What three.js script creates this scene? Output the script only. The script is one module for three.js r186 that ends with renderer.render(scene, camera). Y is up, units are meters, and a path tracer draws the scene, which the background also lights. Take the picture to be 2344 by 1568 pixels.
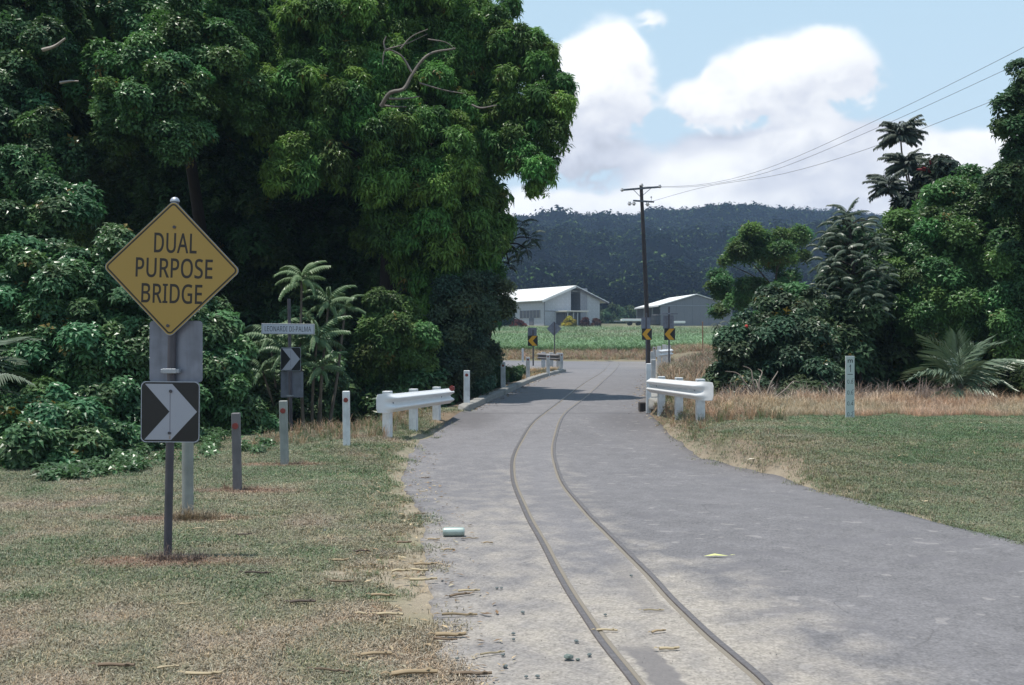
import * as THREE from 'three';
import { ImprovedNoise } from 'three/addons/math/ImprovedNoise.js';
import { RoundedBoxGeometry } from 'three/addons/geometries/RoundedBoxGeometry.js';
import { mergeGeometries } from 'three/addons/utils/BufferGeometryUtils.js';

// ------------------------------------------------------------------ camera, sky, sun, exposure
const E = 1.6, F = 2450, CX = 1171.5, HY = 781;            // eye height; focal length and centre in pixels of a 2343 x 1568 plan of the view
const scene = new THREE.Scene();
const camera = new THREE.PerspectiveCamera(2 * Math.atan(784 / F) * 180 / Math.PI, 1024 / 685, 0.1, 4000);
camera.position.set(0, E, 0);
camera.rotation.x = -3 / F;
scene.add(camera);
const renderer = new THREE.WebGLRenderer({ antialias: true });
renderer.toneMapping = THREE.LinearToneMapping;
renderer.toneMappingExposure = 1.12;
renderer.shadowMap.enabled = true;
const SUN = new THREE.Vector3(-0.21, 0.96, 0.0).normalize();
const sun = new THREE.DirectionalLight(new THREE.Color(1, 0.955, 0.88), 5.0);
sun.position.copy(SUN).multiplyScalar(120).add(new THREE.Vector3(0, 0, -40));
sun.target.position.set(0, 0, -40);
sun.castShadow = true;
sun.shadow.mapSize.set(4096, 4096);
Object.assign(sun.shadow.camera, { left: -60, right: 60, top: 60, bottom: -60, near: 1, far: 300 });
scene.add(sun, sun.target);
scene.fog = new THREE.FogExp2(new THREE.Color(0.42, 0.60, 0.88), 0.00036);

function rng(a) { return () => { a |= 0; a = a + 0x6D2B79F5 | 0; let t = Math.imul(a ^ a >>> 15, 1 | a); t = t + Math.imul(t ^ t >>> 7, 61 | t) ^ t; return ((t ^ t >>> 14) >>> 0) / 4294967296; }; }
const PN = new ImprovedNoise();
const noise = (x, y, z = 0) => PN.noise(x, y, z);
function fbm(x, y, oct = 4, z = 0.37) { let s = 0, a = 0.5; for (let i = 0; i < oct; i++) { s += a * noise(x, y, z + i * 7.3); x *= 2.03; y *= 2.03; a *= 0.5; } return s; }
const clamp = (v, a = 0, b = 1) => Math.min(b, Math.max(a, v));
const sm = (a, b, v) => { const t = clamp((v - a) / (b - a)); return t * t * (3 - 2 * t); };
const lerp = (a, b, t) => a + (b - a) * t;
const mix3 = (a, b, t) => [a[0] + (b[0] - a[0]) * t, a[1] + (b[1] - a[1]) * t, a[2] + (b[2] - a[2]) * t];

// the sky: air that pales to the horizon and cumulus clouds (azimuth and height in radians from the view axis)
{
  const W = 4096, H = 2048, data = new Float32Array(W * H * 4);
  const ang = (px, py) => { const az = Math.atan((px - CX) / F); return [az, Math.atan((HY - py) / F * Math.cos(az))]; };
  const K = 1 / F;
  const blobs = [
    // px, py, rx, ry, strength, body brightness
    [1365, 145, 85, 75, 1.25, 1.12], [1320, 200, 80, 75, 1.1, 1.0], [1420, 200, 75, 80, 1.1, 1.0], [1370, 255, 95, 50, .8, .80], [1420, 110, 45, 40, .8, 1.1],
    [1640, 225, 75, 50, .8, .98], [1740, 180, 100, 70, .95, 1.0], [1840, 160, 110, 75, 1.0, 1.0], [1915, 125, 75, 60, .95, 1.04], [1970, 165, 60, 45, .75, .98], [1570, 215, 45, 30, .5, .95], [1650, 160, 30, 30, .5, 1.0],
    [1340, 345, 120, 36, .62, .72], [1400, 372, 100, 32, .58, .68], [1310, 320, 50, 26, .4, .98], [1640, 255, 90, 22, .5, .80], [1760, 240, 110, 24, .5, .82], 
    [1860, 300, 85, 50, .9, 1.06], [1790, 345, 80, 50, .85, .95], [1650, 380, 90, 40, .9, 1.05], [1560, 415, 110, 40, .9, 1.02], [1900, 385, 170, 85, 1.4, .72], [1800, 420, 110, 55, 1.3, .74], [1990, 380, 100, 80, 1.2, .76], 
    [1590, 345, 75, 34, .75, .66], [1680, 325, 70, 28, .6, .70], [1482, 40, 34, 16, .42, .95], [1510, 55, 24, 14, .34, .95],
    [2190, 360, 80, 50, .95, 1.02], [2110, 400, 90, 50, .8, .95], [2260, 400, 90, 60, 1.0, 1.05], [2330, 340, 60, 40, .6, 1.0],
    [215, 110, 160, 70, 1.1, 1.05], [1290, 455, 170, 36, .8, 1.0], [1500, 474, 190, 36, .85, 1.02], [1750, 474, 200, 36, .8, 1.0], [2000, 470, 200, 45, .9, 1.0], [2200, 470, 200, 45, .9, 1.0],
  ].map(([px, py, rx, ry, s, b]) => { const [az, el] = ang(px, py); return [az, el, rx * K * .80, ry * K * .86, s, b]; });
  const dens = (az, el, n) => {
    let d = 0, bw = 0, br = 0;
    for (const [a, e, rx, ry, s, b] of blobs) {
      const u = (az - a) / rx, v = (el - e) / ry, q = u * u + v * v;
      if (q < 4) { const w = s * (1 - q / 4) * (1 - q / 4); d += w; bw += w; br += w * b; }
    }
    return [d, bw > 0 ? br / bw : 0.95];
  };
  const inViewF = (az, e) => Math.abs(az) < .63 && e < .52;
  for (let j = 0; j < H; j++) {
    const el = (j + 0.5) / H * Math.PI - Math.PI / 2;                 // first row of the data is the bottom
    for (let i = 0; i < W; i++) {
      const o = (j * W + i) * 4;
      const th = (i + 0.5) / W * 2 * Math.PI - Math.PI;               // direction = (cos th, ., sin th)
      let r, g, b;
      if (el < -0.03) { r = 0.10; g = 0.115; b = 0.07; }
      else {
        let az = th + Math.PI / 2; if (az > Math.PI) az -= 2 * Math.PI; // zero along -z, growing to +x
        const e = Math.max(el, 0);
        const t1 = 1 - Math.exp(-e / 0.20), t2 = sm(0.2, 1.4, e);
        r = lerp(lerp(.78, .43, t1), .13, t2); g = lerp(lerp(.87, .645, t1), .28, t2); b = lerp(lerp(.94, .81, t1), .54, t2);
        const inView = sm(0.62, 0.5, Math.abs(az)) * sm(0.50, 0.36, e);
        const cx = Math.cos(az) / (Math.sin(e) + 0.22), cz = Math.sin(az) / (Math.sin(e) + 0.22);
        const f1 = fbm(az * 7 + 3, e * 10, 3), _0 = 0;
        let f2 = 0, f3 = 0;
        if (inViewF(az, e)) { const wx = az + .012 * noise(az * 30, e * 30, 7), wy = e + .012 * noise(az * 30, e * 30, 9), B = (k, z) => .30 - Math.abs(noise(wx * k, wy * k * 1.2, z)); f2 = B(24, 2.2) * .9 + B(50, 5.2) * .6 + B(105, 8.1) * .4 + B(210, 3.1) * .25; f3 = fbm(az * 14 + 9, e * 24, 5, 6.6); }
        let d = 0, body = 0.95;
        let lit = 0;
        if (inView > 0) { const q = dens(az + f1 * .02, e + f1 * .02 + f2 * .01), q2 = dens(az - .004, e + .016); d = q[0] * inView; body = q[1]; lit = clamp((q[0] - q2[0]) * 1.3, -.25, .5) * inView; }
        if (inView < 1) {                                               // the same sort of sky all round
          const n = fbm(cx * 0.9 + 11, cz * 0.9 + 5, 5, 4.1);
          d += (1 - inView) * sm(0.02, 0.34, n) * 0.9; body = lerp(lerp(1.0, .85, sm(.05, .4, n)), body, inView);
        }
        const soft = .20 + .22 * sm(-.2, .3, f3), dd = Math.min(d, 1.0) + f1 * .3 + f3 * .55 + (inView > 0 ? f2 * .50 : 0), a = sm(0.42 - soft, 0.42 + soft, dd) * sm(.02, .25, d) * 0.97;
        const body2 = Math.min(1.12, body + f3 * .26 + f2 * .12 + lit * .16 - .02);
        const cr = body2 * (.98 - .08 * sm(1, .7, body2)), cg = body2 * (.985 - .05 * sm(1, .7, body2)), cb = body2 + .045 * sm(1, .7, body2) * body2;
        r = lerp(r, cr, a); g = lerp(g, cg, a); b = lerp(b, cb, a);
      }
      data[o] = r; data[o + 1] = g; data[o + 2] = b; data[o + 3] = 1;
    }
  }
  const sky = new THREE.DataTexture(data, W, H, THREE.RGBAFormat, THREE.FloatType);
  sky.mapping = THREE.EquirectangularReflectionMapping;
  sky.magFilter = sky.minFilter = THREE.LinearFilter;
  sky.colorSpace = THREE.LinearSRGBColorSpace;
  sky.needsUpdate = true;
  scene.background = sky;
  scene.environment = sky;
  scene.backgroundIntensity = 1;
  scene.environmentIntensity = 1;
}

// ------------------------------------------------------------------ helpers
const V = (x, y, z) => new THREE.Vector3(x, y, z);
const at = (px, py, Z) => V((px - CX) / F * Z, E + (HY - py) / F * Z, -Z);       // plan pixel and depth in metres -> point
const taken = {};
function numbered(n) { const k = taken[n] = (taken[n] ?? -1) + 1; return k ? `${n}_${String(k).padStart(3, '0')}` : n; }
function tag(o, label, category, group, kind) {
  if (label) o.userData.label = label;
  if (category) o.userData.category = category;
  if (group) o.userData.group = group;
  if (kind) o.userData.kind = kind;
  return o;
}
function thing(name, label, category, pos = V(0, 0, 0), group) {
  const o = new THREE.Group(); o.name = numbered(name); o.position.copy(pos); scene.add(o);
  return tag(o, label, category, group);
}
function mesh(name, geo, mat, parent) {
  const m = new THREE.Mesh(geo, mat); m.name = parent === scene ? numbered(name) : name;
  m.castShadow = m.receiveShadow = true; parent.add(m); return m;
}
const geoFrom = (pos, uv, idx) => {
  const g = new THREE.BufferGeometry();
  g.setAttribute('position', new THREE.Float32BufferAttribute(pos, 3));
  if (uv) g.setAttribute('uv', new THREE.Float32BufferAttribute(uv, 2));
  if (idx) g.setIndex(idx);
  g.computeVertexNormals();
  return g;
};
function metreUV(g, k = 1) {                                                      // box-projected uv in metres
  if (g.index) g = g.toNonIndexed();
  const p = g.attributes.position, n = g.attributes.normal, uv = new Float32Array(p.count * 2);
  for (let i = 0; i < p.count; i++) {
    const ax = Math.abs(n.getX(i)), ay = Math.abs(n.getY(i)), az = Math.abs(n.getZ(i)), x = p.getX(i), y = p.getY(i), z = p.getZ(i);
    const [u, v] = ay > ax && ay > az ? [x, z] : ax > az ? [z, y] : [x, y];
    uv[i * 2] = u * k; uv[i * 2 + 1] = v * k;
  }
  g.setAttribute('uv', new THREE.BufferAttribute(uv, 2));
  return g;
}
const box = (w, h, d, x = 0, y = 0, z = 0, r = 0.006) => metreUV(new RoundedBoxGeometry(w, h, d, 2, Math.min(r, w / 2.1, h / 2.1, d / 2.1)).translate(x, y, z));
const cyl = (r1, r2, h, n = 14) => metreUV(new THREE.CylinderGeometry(r1, r2, h, n));
function tube(points, r0, r1 = r0, seg = 6) {                                     // tapering tube through points
  const curve = new THREE.CatmullRomCurve3(points), n = Math.max(4, points.length * 4);
  const g = new THREE.TubeGeometry(curve, n, 1, seg, false), p = g.attributes.position, c = V(0, 0, 0);
  for (let i = 0; i <= n; i++) {
    curve.getPointAt(i / n, c); const r = lerp(r0, r1, i / n);
    for (let k = 0; k <= seg; k++) { const q = i * (seg + 1) + k; p.setXYZ(q, c.x + (p.getX(q) - c.x) * r, c.y + (p.getY(q) - c.y) * r, c.z + (p.getZ(q) - c.z) * r); }
  }
  g.computeVertexNormals();
  const uv = g.attributes.uv, L = curve.getLength();
  for (let i = 0; i < uv.count; i++) uv.setXY(i, uv.getX(i) * L, uv.getY(i) * 6.28 * r0);
  return g;
}
function tex(size, fn, srgb = false, repeat = 1) {                                // fn(u, v) -> grey or [r, g, b], 0..1 linear unless srgb
  const d = new Uint8Array(size * size * 4);
  for (let j = 0; j < size; j++) for (let i = 0; i < size; i++) {
    const c = fn(i / size, j / size), o = (j * size + i) * 4;
    for (let k = 0; k < 3; k++) d[o + k] = clamp(c.length ? c[k] : c) * 255;
    d[o + 3] = 255;
  }
  const t = new THREE.DataTexture(d, size, size);
  t.wrapS = t.wrapT = THREE.RepeatWrapping; t.magFilter = t.minFilter = THREE.LinearFilter; t.repeat.set(repeat, repeat);
  if (srgb) t.colorSpace = THREE.SRGBColorSpace;
  t.needsUpdate = true; return t;
}
const tileable = (fn, per) => (u, v) => {                                         // blends a noise with its shifted self so that it tiles
  const x = u * per, y = v * per, a = sm(0, 1, u), b = sm(0, 1, v);
  return lerp(lerp(fn(x, y), fn(x - per, y), a), lerp(fn(x, y - per), fn(x - per, y - per), a), b);
};
const R0 = rng(77);
const whiteN = new Float32Array(512 * 512).map(() => R0());
const grainTex = tex(512, (u, v) => { const i = (u * 512) | 0, j = (v * 512) | 0; const w = whiteN[j * 512 + i]; return 0.60 + 0.40 * w + 0.30 * fbm(u * 24, v * 24, 3) * Math.sin(Math.PI * u) * Math.sin(Math.PI * v); });
const bumpTex = tex(512, (u, v) => whiteN[((v * 512) | 0) * 512 + ((u * 512) | 0)]);
const wearTex = tex(512, (u, v) => { const f = tileable((x, y) => fbm(x, y, 5), 6)(u, v), s = tileable((x, y) => fbm(x * 5, y * .6, 3, 3.3), 4)(u, v); return clamp(0.86 + f * 0.5 + s * 0.35, .3, 1); });
const paintTex = tex(256, (u, v) => clamp(.95 + tileable((x, y) => fbm(x, y, 3), 3)(u, v) * .14, .6, 1));
const barkTex = tex(256, (u, v) => clamp(0.7 + tileable((x, y) => fbm(x * .7, y * 3, 4, 5.1), 6)(u, v) * 0.9, .2, 1));
const corrTex = tex(128, (u) => 0.5 + 0.5 * Math.sin(u * Math.PI * 2 * 8));
const MAT = (rgb, rough = 0.8, o = {}) => new THREE.MeshPhysicalMaterial({ color: new THREE.Color().setRGB(...rgb), roughness: rough, side: THREE.DoubleSide, ...o });
const M = {
  whitePaint: MAT([.66, .67, .68], .55, { map: wearTex }),
  railPaint: MAT([.72, .72, .72], .42, { map: paintTex }),
  galv: MAT([.34, .36, .40], .45, { metalness: .55, map: wearTex }),
  darkPost: MAT([.075, .07, .085], .55, { map: wearTex, metalness: .2 }),
  weathered: MAT([.17, .16, .165], .85, { map: wearTex }),  // old post wood; also the far left beam, where it paints in shade
  weathered2: MAT([.30, .31, .29], .85, { map: wearTex }),
  plateBack: MAT([.22, .235, .29], .42, { metalness: .45, map: wearTex }),
  red: MAT([.20, .022, .018], .4, { clearcoat: .3 }),
  steel: MAT([.135, .120, .118], .5, { metalness: .15, map: wearTex }),
  sandFill: MAT([.235, .205, .165], .95, { map: grainTex }),
  concrete: MAT([.27, .26, .24], .9, { map: wearTex, bumpMap: wearTex, bumpScale: .01 }),
  bark: MAT([.15, .125, .10], .9, { map: barkTex, bumpMap: barkTex, bumpScale: .02 }),
  paleBark: MAT([.36, .31, .27], .85, { map: barkTex, bumpMap: barkTex, bumpScale: .01 }),
  bark2: MAT([.21, .17, .14], .9, { map: barkTex }),
  greyBark: MAT([.22, .19, .165], .9, { map: barkTex }),
  darkBark: MAT([.030, .024, .020], .9, { map: barkTex }),
  leaf: MAT([1, 1, 1], .95, { transmission: .48, thickness: 0, clearcoat: .26, clearcoatRoughness: .28, specularIntensity: .3 }),
  leafShiny: MAT([1, 1, 1], .92, { transmission: .40, thickness: 0, clearcoat: .62, clearcoatRoughness: .30, specularIntensity: .3 }),
  leafDull: MAT([1, 1, 1], .95, { transmission: .25, thickness: 0, specularIntensity: .15 }),
  blade: MAT([1, 1, 1], .8, { transmission: .25, thickness: 0 }),
  far: MAT([1, 1, 1], .95),
};

// ------------------------------------------------------------------ the lie of the land
const lin = (tab) => (v) => { if (v <= tab[0][0]) return tab[0][1]; for (let i = 1; i < tab.length; i++) if (v <= tab[i][0]) { const [a, p] = tab[i - 1], [b, q] = tab[i]; return p + (q - p) * (v - a) / (b - a); } return tab.at(-1)[1]; };
const gRaw = lin([[0, 0], [8, -.02], [12, -.02], [19, 0], [22.3, .07], [26, .12], [40, .12], [52, .09], [58, .09], [70, .15], [76, .22], [84, .75], [190, 4.4], [260, 6.5], [340, 9], [2000, 9]]);
const gBase = (Z) => (gRaw(Z - .6) + gRaw(Z) + gRaw(Z + .6)) / 3;
function cast(g, px, py) {                                                         // where the line of sight through a plan pixel meets the ground g(x, Z)
  let z0 = 2.5;
  for (let Z = 2.5; Z < 400; Z *= 1.004) {
    const y = E + (HY - py) / F * Z, x = (px - CX) / F * Z;
    if (y <= g(x, Z)) { let a = z0, b = Z; for (let k = 0; k < 20; k++) { const m = (a + b) / 2; if (E + (HY - py) / F * m <= g((px - CX) / F * m, m)) b = m; else a = m; } return V((px - CX) / F * b, E + (HY - py) / F * b, -b); }
    z0 = Z;
  }
  return at(px, py, 400);
}
const edge = (pts, near) => lin([...near, ...pts.map(([px, py]) => { const p = cast((x, Z) => gBase(Z), px, py); return [-p.z, p.x]; }).sort((a, b) => a[0] - b[0])]);
const edgeL0 = edge([[1030, 1568], [1000, 1450], [982, 1350], [968, 1200], [948, 1150], [918, 1080], [938, 1030], [965, 1000], [1015, 975], [1068, 940], [1150, 905], [1208, 876], [1292, 850]], [[0, .1]]);
const edgeR0 = edge([[2343, 1245], [2200, 1212], [2100, 1187], [1950, 1142], [1860, 1112], [1780, 1077], [1680, 1054], [1600, 1038], [1560, 1003], [1530, 985], [1490, 955], [1478, 940]], [[0, 7.4], [5, 5.4]]);
const edgeRfar = lin([[22.5, 2.85], [29, 3.65], [38, 4.9], [46, 6.0], [56, 7.4], [64, 9.2]]);
const edgeL = (Z) => edgeL0(Z) + (Z < 21 ? .10 * fbm(Z * 1.7, 3.1, 3) + .05 * noise(Z * 9, 1) : 0);
const edgeR = (Z) => (Z < 22.5 ? edgeR0(Z) : edgeRfar(Z)) + (Z < 21 ? .08 * fbm(Z * 1.3, 8.1, 3) : 0);
function G(x, Z) {
  let g = gBase(Z);
  const l = edgeL0(Z), r = Z < 22.5 ? edgeR0(Z) : edgeRfar(Z), dl = l - x, dr = x - r;
  g -= .11 * sm(10, 14, Z) * sm(21.5, 18, Z) * sm(.9, -.1, Math.max(dl, dr));       // the road dips before the bridge
  g += .36 * sm(-.06, .32, dr) * sm(9.5, 15.5, Z) * sm(30, 24, Z);                         // raised verge on the right
  g += .6 * sm(.5, 4, dr) * sm(56, 66, Z) * sm(90, 78, Z);
  g += .09 * sm(-.15, .15, dl) * sm(1.6, .9, dl) * sm(14, 16, Z) * sm(24, 22, Z);
  g -= 1.7 * sm(.5, 3.2, dl) * sm(18.5, 26, Z) * sm(56, 47, Z);                      // the creek on both sides of the bridge
  g -= 1.2 * sm(.8, 3.0, dr) * sm(26, 31, Z) * sm(54, 42, Z);
  g -= .5 * sm(2.0, 4.5, dl) * sm(17, 23, Z) * sm(60, 52, Z);
  if (Math.abs(x) < 30 && Z < 60) g += .02 * fbm(x * .9, Z * .9, 2) * sm(0, .6, Math.max(dl, dr));
  return g;
}
const gnd = (px, py) => cast(G, px, py);
const inRoad = (x, Z) => Z < 58 ? Math.min(x - edgeL(Z), edgeR(Z) - x) : -1;

// colours of the ground (linear base colours)
const GREEN = [.100, .130, .052], GREEN2 = [.070, .165, .045], TAN = [.325, .252, .175], DEAD = [.27, .135, .085], SOIL = [.19, .155, .115], SAND = [.36, .30, .22];
const killed = [[383, 1290], [429, 1190], [543, 1127], [651, 1066]].map(([px, py]) => { const p = gnd(px, py); return [p.x, -p.z, .8, .19]; });                                                                  // dead strips of grass where posts stand
function lawn(x, Z) {
  const n = fbm(x * .45, Z * .45, 4, 1.1), m = fbm(x * 2.2, Z * 2.2, 3, 5.5), r = inRoad(x, Z), right = x > 2;
  let t = right ? clamp(.42 + n * 1.6 + m * 1.3 + .6 * sm(-2.2, -.2, r) - .28 * sm(11, 15, Z)) : clamp(.36 + n * 1.8 + m * 1.2 + .46 * sm(8.2, 4.8, Z) - .20 * sm(10, 13, Z) - .5 * sm(1.3, .2, Math.hypot((x + 2.0) / 1.6, Z - 13.2)));
  let c = mix3(mix3(GREEN, GREEN2, clamp(.5 + n * 1.6)), TAN, t);
  for (const [kx, kz, rx, rz] of killed) { const q = Math.hypot((x - kx) / rx, (Z - kz) / rz); if (q < 1.25) c = mix3(c, DEAD, clamp(1.25 - q + m * .6, 0, .85)); }
  return c;
}
const bareSpots = [[830, 1318, .42, .28], [925, 1330, .34, .22], [985, 1345, .3, .4]].map(([px, py, a, b]) => { const p = gnd(px, py); return [p.x, -p.z, a, b]; });
const bare = (x, Z) => bareSpots.reduce((v, [bx, bz, a, b]) => Math.max(v, sm(1.15, .7, Math.hypot((x - bx) / a, (Z - bz) / b) + .9 * fbm(x * 4, Z * 4, 3, 2.2))), 0);
function soilColor(x, Z) {
  const r = inRoad(x, Z), m = fbm(x * 3, Z * 3, 3, 9.1), k = fbm(x * .8, Z * .8, 3, 4.4);
  let c = mix3(lawn(x, Z), SOIL, clamp(.35 + m * .7));
  if (Z < 24) c = mix3(c, SAND, clamp(sm(x > 2 ? -.26 : -.6, -.02, r) * .95 + m * .9 - .2));
  c = mix3(c, SAND, bare(x, Z) * .9);
  if (Z > 20 && Z < 62) c = mix3(c, mix3([.13, .085, .05], [.22, .14, .08], clamp(.5 + m)), .75);
  if (Z > 62 && Z < 86) c = mix3(c, [.19, .15, .085], .55 + k * .4);
  if (Z >= 86) c = mix3(mix3([.10, .15, .065], [.19, .12, .085], clamp(sm(.05, .35, k + m * .3))), [.15, .14, .07], sm(150, 185, Z) * .8);
  return c;
}

// ------------------------------------------------------------------ ground, roads
function lines(from, to, step, ends, grow) {
  const a = []; for (let v = from; v <= to + 1e-9; v += step) a.push(v);
  let s = step, v = to; while (v < ends[1]) { s = Math.min(s * grow, 60); v += s; a.push(v); }
  s = step; v = from; const b = []; while (v > ends[0]) { s = Math.min(s * grow, 60); v -= s; b.push(v); }
  return [...b.reverse(), ...a];
}
{
  const xs = lines(-6, 6, .10, [-600, 800], 1.09), zs = lines(3.6, 24, .10, [-60, 900], 1.035);
  const pos = [], uv = [], col = [], idx = [], nx = xs.length;
  for (const Z of zs) for (const x of xs) {
    const r = inRoad(x, Z);
    let y = G(x, Z) - .06 * sm(.02, .16, r);
    if (r < 0 && Z < 24) y += .012 * noise(x * 6, Z * 6) - .004;
    if (Z > 58 && Z < 76 && x < 18) y -= .05;
    pos.push(x, y, -Z); uv.push(x * .8, Z * .8); col.push(...soilColor(x, Z));
  }
  for (let j = 0; j < zs.length - 1; j++) for (let i = 0; i < nx - 1; i++) { const a = j * nx + i; idx.push(a, a + 1, a + nx, a + 1, a + nx + 1, a + nx); }
  const g = geoFrom(pos, uv, idx); g.setAttribute('color', new THREE.Float32BufferAttribute(col, 3));
  tag(mesh('ground', g, MAT([1, 1, 1], .95, { vertexColors: true, map: grainTex, bumpMap: bumpTex, bumpScale: .006 }), scene), null, null, null, 'structure');
}
// rails, traced on the ground
const smooth = (pts) => new THREE.CatmullRomCurve3(pts);
const onRoad = (pts) => pts.map(([px, py]) => gnd(px, py));
const railL = smooth(onRoad([[1500, 1640], [1450, 1568], [1376, 1474], [1341, 1422], [1305, 1367], [1273, 1311], [1241, 1248], [1206, 1185], [1180, 1125], [1171, 1085], [1174, 1046], [1202, 991], [1244, 947], [1280, 920], [1314, 894], [1342, 873.7], [1370, 857], [1388, 842], [1394, 834], [1390, 829.5], [1360, 827]]));
const railR = smooth(onRoad([[1815, 1640], [1749, 1565], [1686, 1510], [1634, 1466], [1587, 1422], [1539, 1375], [1492, 1323], [1445, 1276], [1393, 1224], [1346, 1177], [1302, 1126], [1277, 1077], [1268, 1035], [1273, 999], [1295, 947], [1328, 920], [1359, 894], [1381, 873], [1399, 857], [1412, 842], [1416, 835], [1410, 828], [1385, 825.5]]));
function railAt(curve) { const t = []; for (let i = 0; i <= 400; i++) { const p = curve.getPoint(i / 400); t.push([-p.z, p.x]); } return lin(t.filter((p, i) => i === 0 || p[0] > t[i - 1][0]).sort((a, b) => a[0] - b[0])); }
const rlx = railAt(railL), rrx = railAt(railR);
function asphalt(x, Z) {
  const a = rlx(Z), b = rrx(Z), k = fbm(x * .55, Z * .4, 4, 2.7), m = fbm(x * 4, Z * 3, 4, 6.1), f = noise(x * 31, Z * 31, .5), f2 = noise(x * 83, Z * 83, 1.5);
  let v = (x > b ? .132 : .150) + k * .024 + m * .04 + f * .026 + f2 * .056;
  let c = [v * 1.03, v * .975, v * 1.0];
  const between = sm(a - .1, a + .1, x) * sm(b + .1, b - .1, x), near = sm(8.6, 6.2, Z);
  let s = between * near * (.50 + .25 * noise(x * 2, Z * 1.2)) + sm(1.0, 0, Math.abs(x - (b + .2))) * sm(9.5, 6, Z) * .5 + sm(2.0, .4, x - edgeL(Z)) * sm(12, 6.5, Z) * .42 * (x < a ? 1 : 0) + (x < a ? .24 * sm(19, 9, Z) : 0);
  s += .30 * sm(.42, 0, Math.min(Math.abs(x - a - .05), Math.abs(x - b - .05))) * sm(20, 9, Z);
  s = clamp(s + (m * 1.1 + k * .5) * clamp(.12 + s * 3) - .10);
  const gr = [.295 + f2 * .13 + f * .07, .262 + f2 * .12 + f * .06, .222 + f2 * .10 + f * .055];
  c = mix3(c, gr, s * .85);
  // dark newer bitumen before the bridge and worn flecks, thin cracks
  const dk = sm(19.2, 20.6, Z + m * 1.5) * sm(23.5, 22.2, Z) * sm(.25, .6, Math.abs(x - (a + b) / 2) / 2.6 + k * .3);
  c = mix3(c, [.085, .078, .08], dk * .75);
  const edgeDark = x > 2 ? sm(.9, .0, edgeR(Z) - x + k * .8) * .35 * sm(8, 11, Z) : 0;
  c = mix3(c, [.12, .112, .115], edgeDark);
  const fl = sm(.5, .56, noise(x * 7.2 + 7, Z * 9, 3.3)) * (x > b ? 1 : .4);
  c = mix3(c, [.32, .295, .28], fl * .35);
  const oil = sm(.30, .42, noise(x * 2.1 + 3, Z * 3.4, 12.2)) * (x > b + .4 ? 1 : 0); c = mix3(c, [.115, .108, .115], oil * .45);
  const cr = Math.abs(noise(x * .8 + 40, Z * 2.2 + .6 * noise(x * 2, Z * 2), 8.8)); if (x > b + .6 && cr < .006) c = mix3(c, [.075, .07, .07], .5);
  const hole = sm(.10, .06, Math.abs(x - a - .17 - .04 * noise(Z * 9, 2)) + .05 * m) * sm(4.3, 4.6, Z) * sm(5.75, 5.5, Z) + .55 * sm(.10, .07, Math.abs(x - b + .16 + .03 * noise(Z * 7, 5)) + .06 * m) * sm(6.2, 6.4, Z) * sm(8.0, 7.6, Z);
  c = mix3(c, [.125, .115, .115], clamp(hole * .8));
  if (Math.abs(Z - 22.55) < .035) c = [.03, .028, .028];
  return c;
}
function roadSheet(parent, Z0, Z1, dz, nx, x0, x1, size, lift) {
  const d = new Uint8Array(size * size * 4), enc = (v) => { v = clamp(v); return 255 * (v <= .0031308 ? 12.92 * v : 1.055 * Math.pow(v, 1 / 2.4) - .055); };
  for (let j = 0; j < size; j++) for (let i = 0; i < size; i++) {
    const c = asphalt(lerp(x0, x1, (i + .5) / size), lerp(Z0, Z1, (j + .5) / size)), o = (j * size + i) * 4;
    d[o] = enc(c[0]); d[o + 1] = enc(c[1]); d[o + 2] = enc(c[2]); d[o + 3] = 255;
  }
  const t = new THREE.DataTexture(d, size, size); t.magFilter = t.minFilter = THREE.LinearFilter; t.colorSpace = THREE.SRGBColorSpace; t.needsUpdate = true;
  const pos = [], uv = [], idx = [], n = Math.round((Z1 - Z0) / dz), w = nx + 3;
  for (let j = 0; j <= n; j++) {
    const Z = lerp(Z0, Z1, j / n), l = edgeL(Z), r = edgeR(Z);
    for (let i = -1; i <= nx + 1; i++) {
      const x = lerp(l, r, clamp(i / nx)), skirt = i < 0 || i > nx;
      pos.push(x, G(x, Z) + lift - (skirt ? .09 : 0), -Z); uv.push((x - x0) / (x1 - x0), (Z - Z0) / (Z1 - Z0));
    }
  }
  for (let j = 0; j < n; j++) for (let i = 0; i < w - 1; i++) { const a = j * w + i; idx.push(a, a + 1, a + w, a + 1, a + w + 1, a + w); }
  mesh('asphalt', geoFrom(pos, uv, idx), MAT([1, 1, 1], .82, { map: t, bumpMap: t, bumpScale: .006 }), parent);
}
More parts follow.
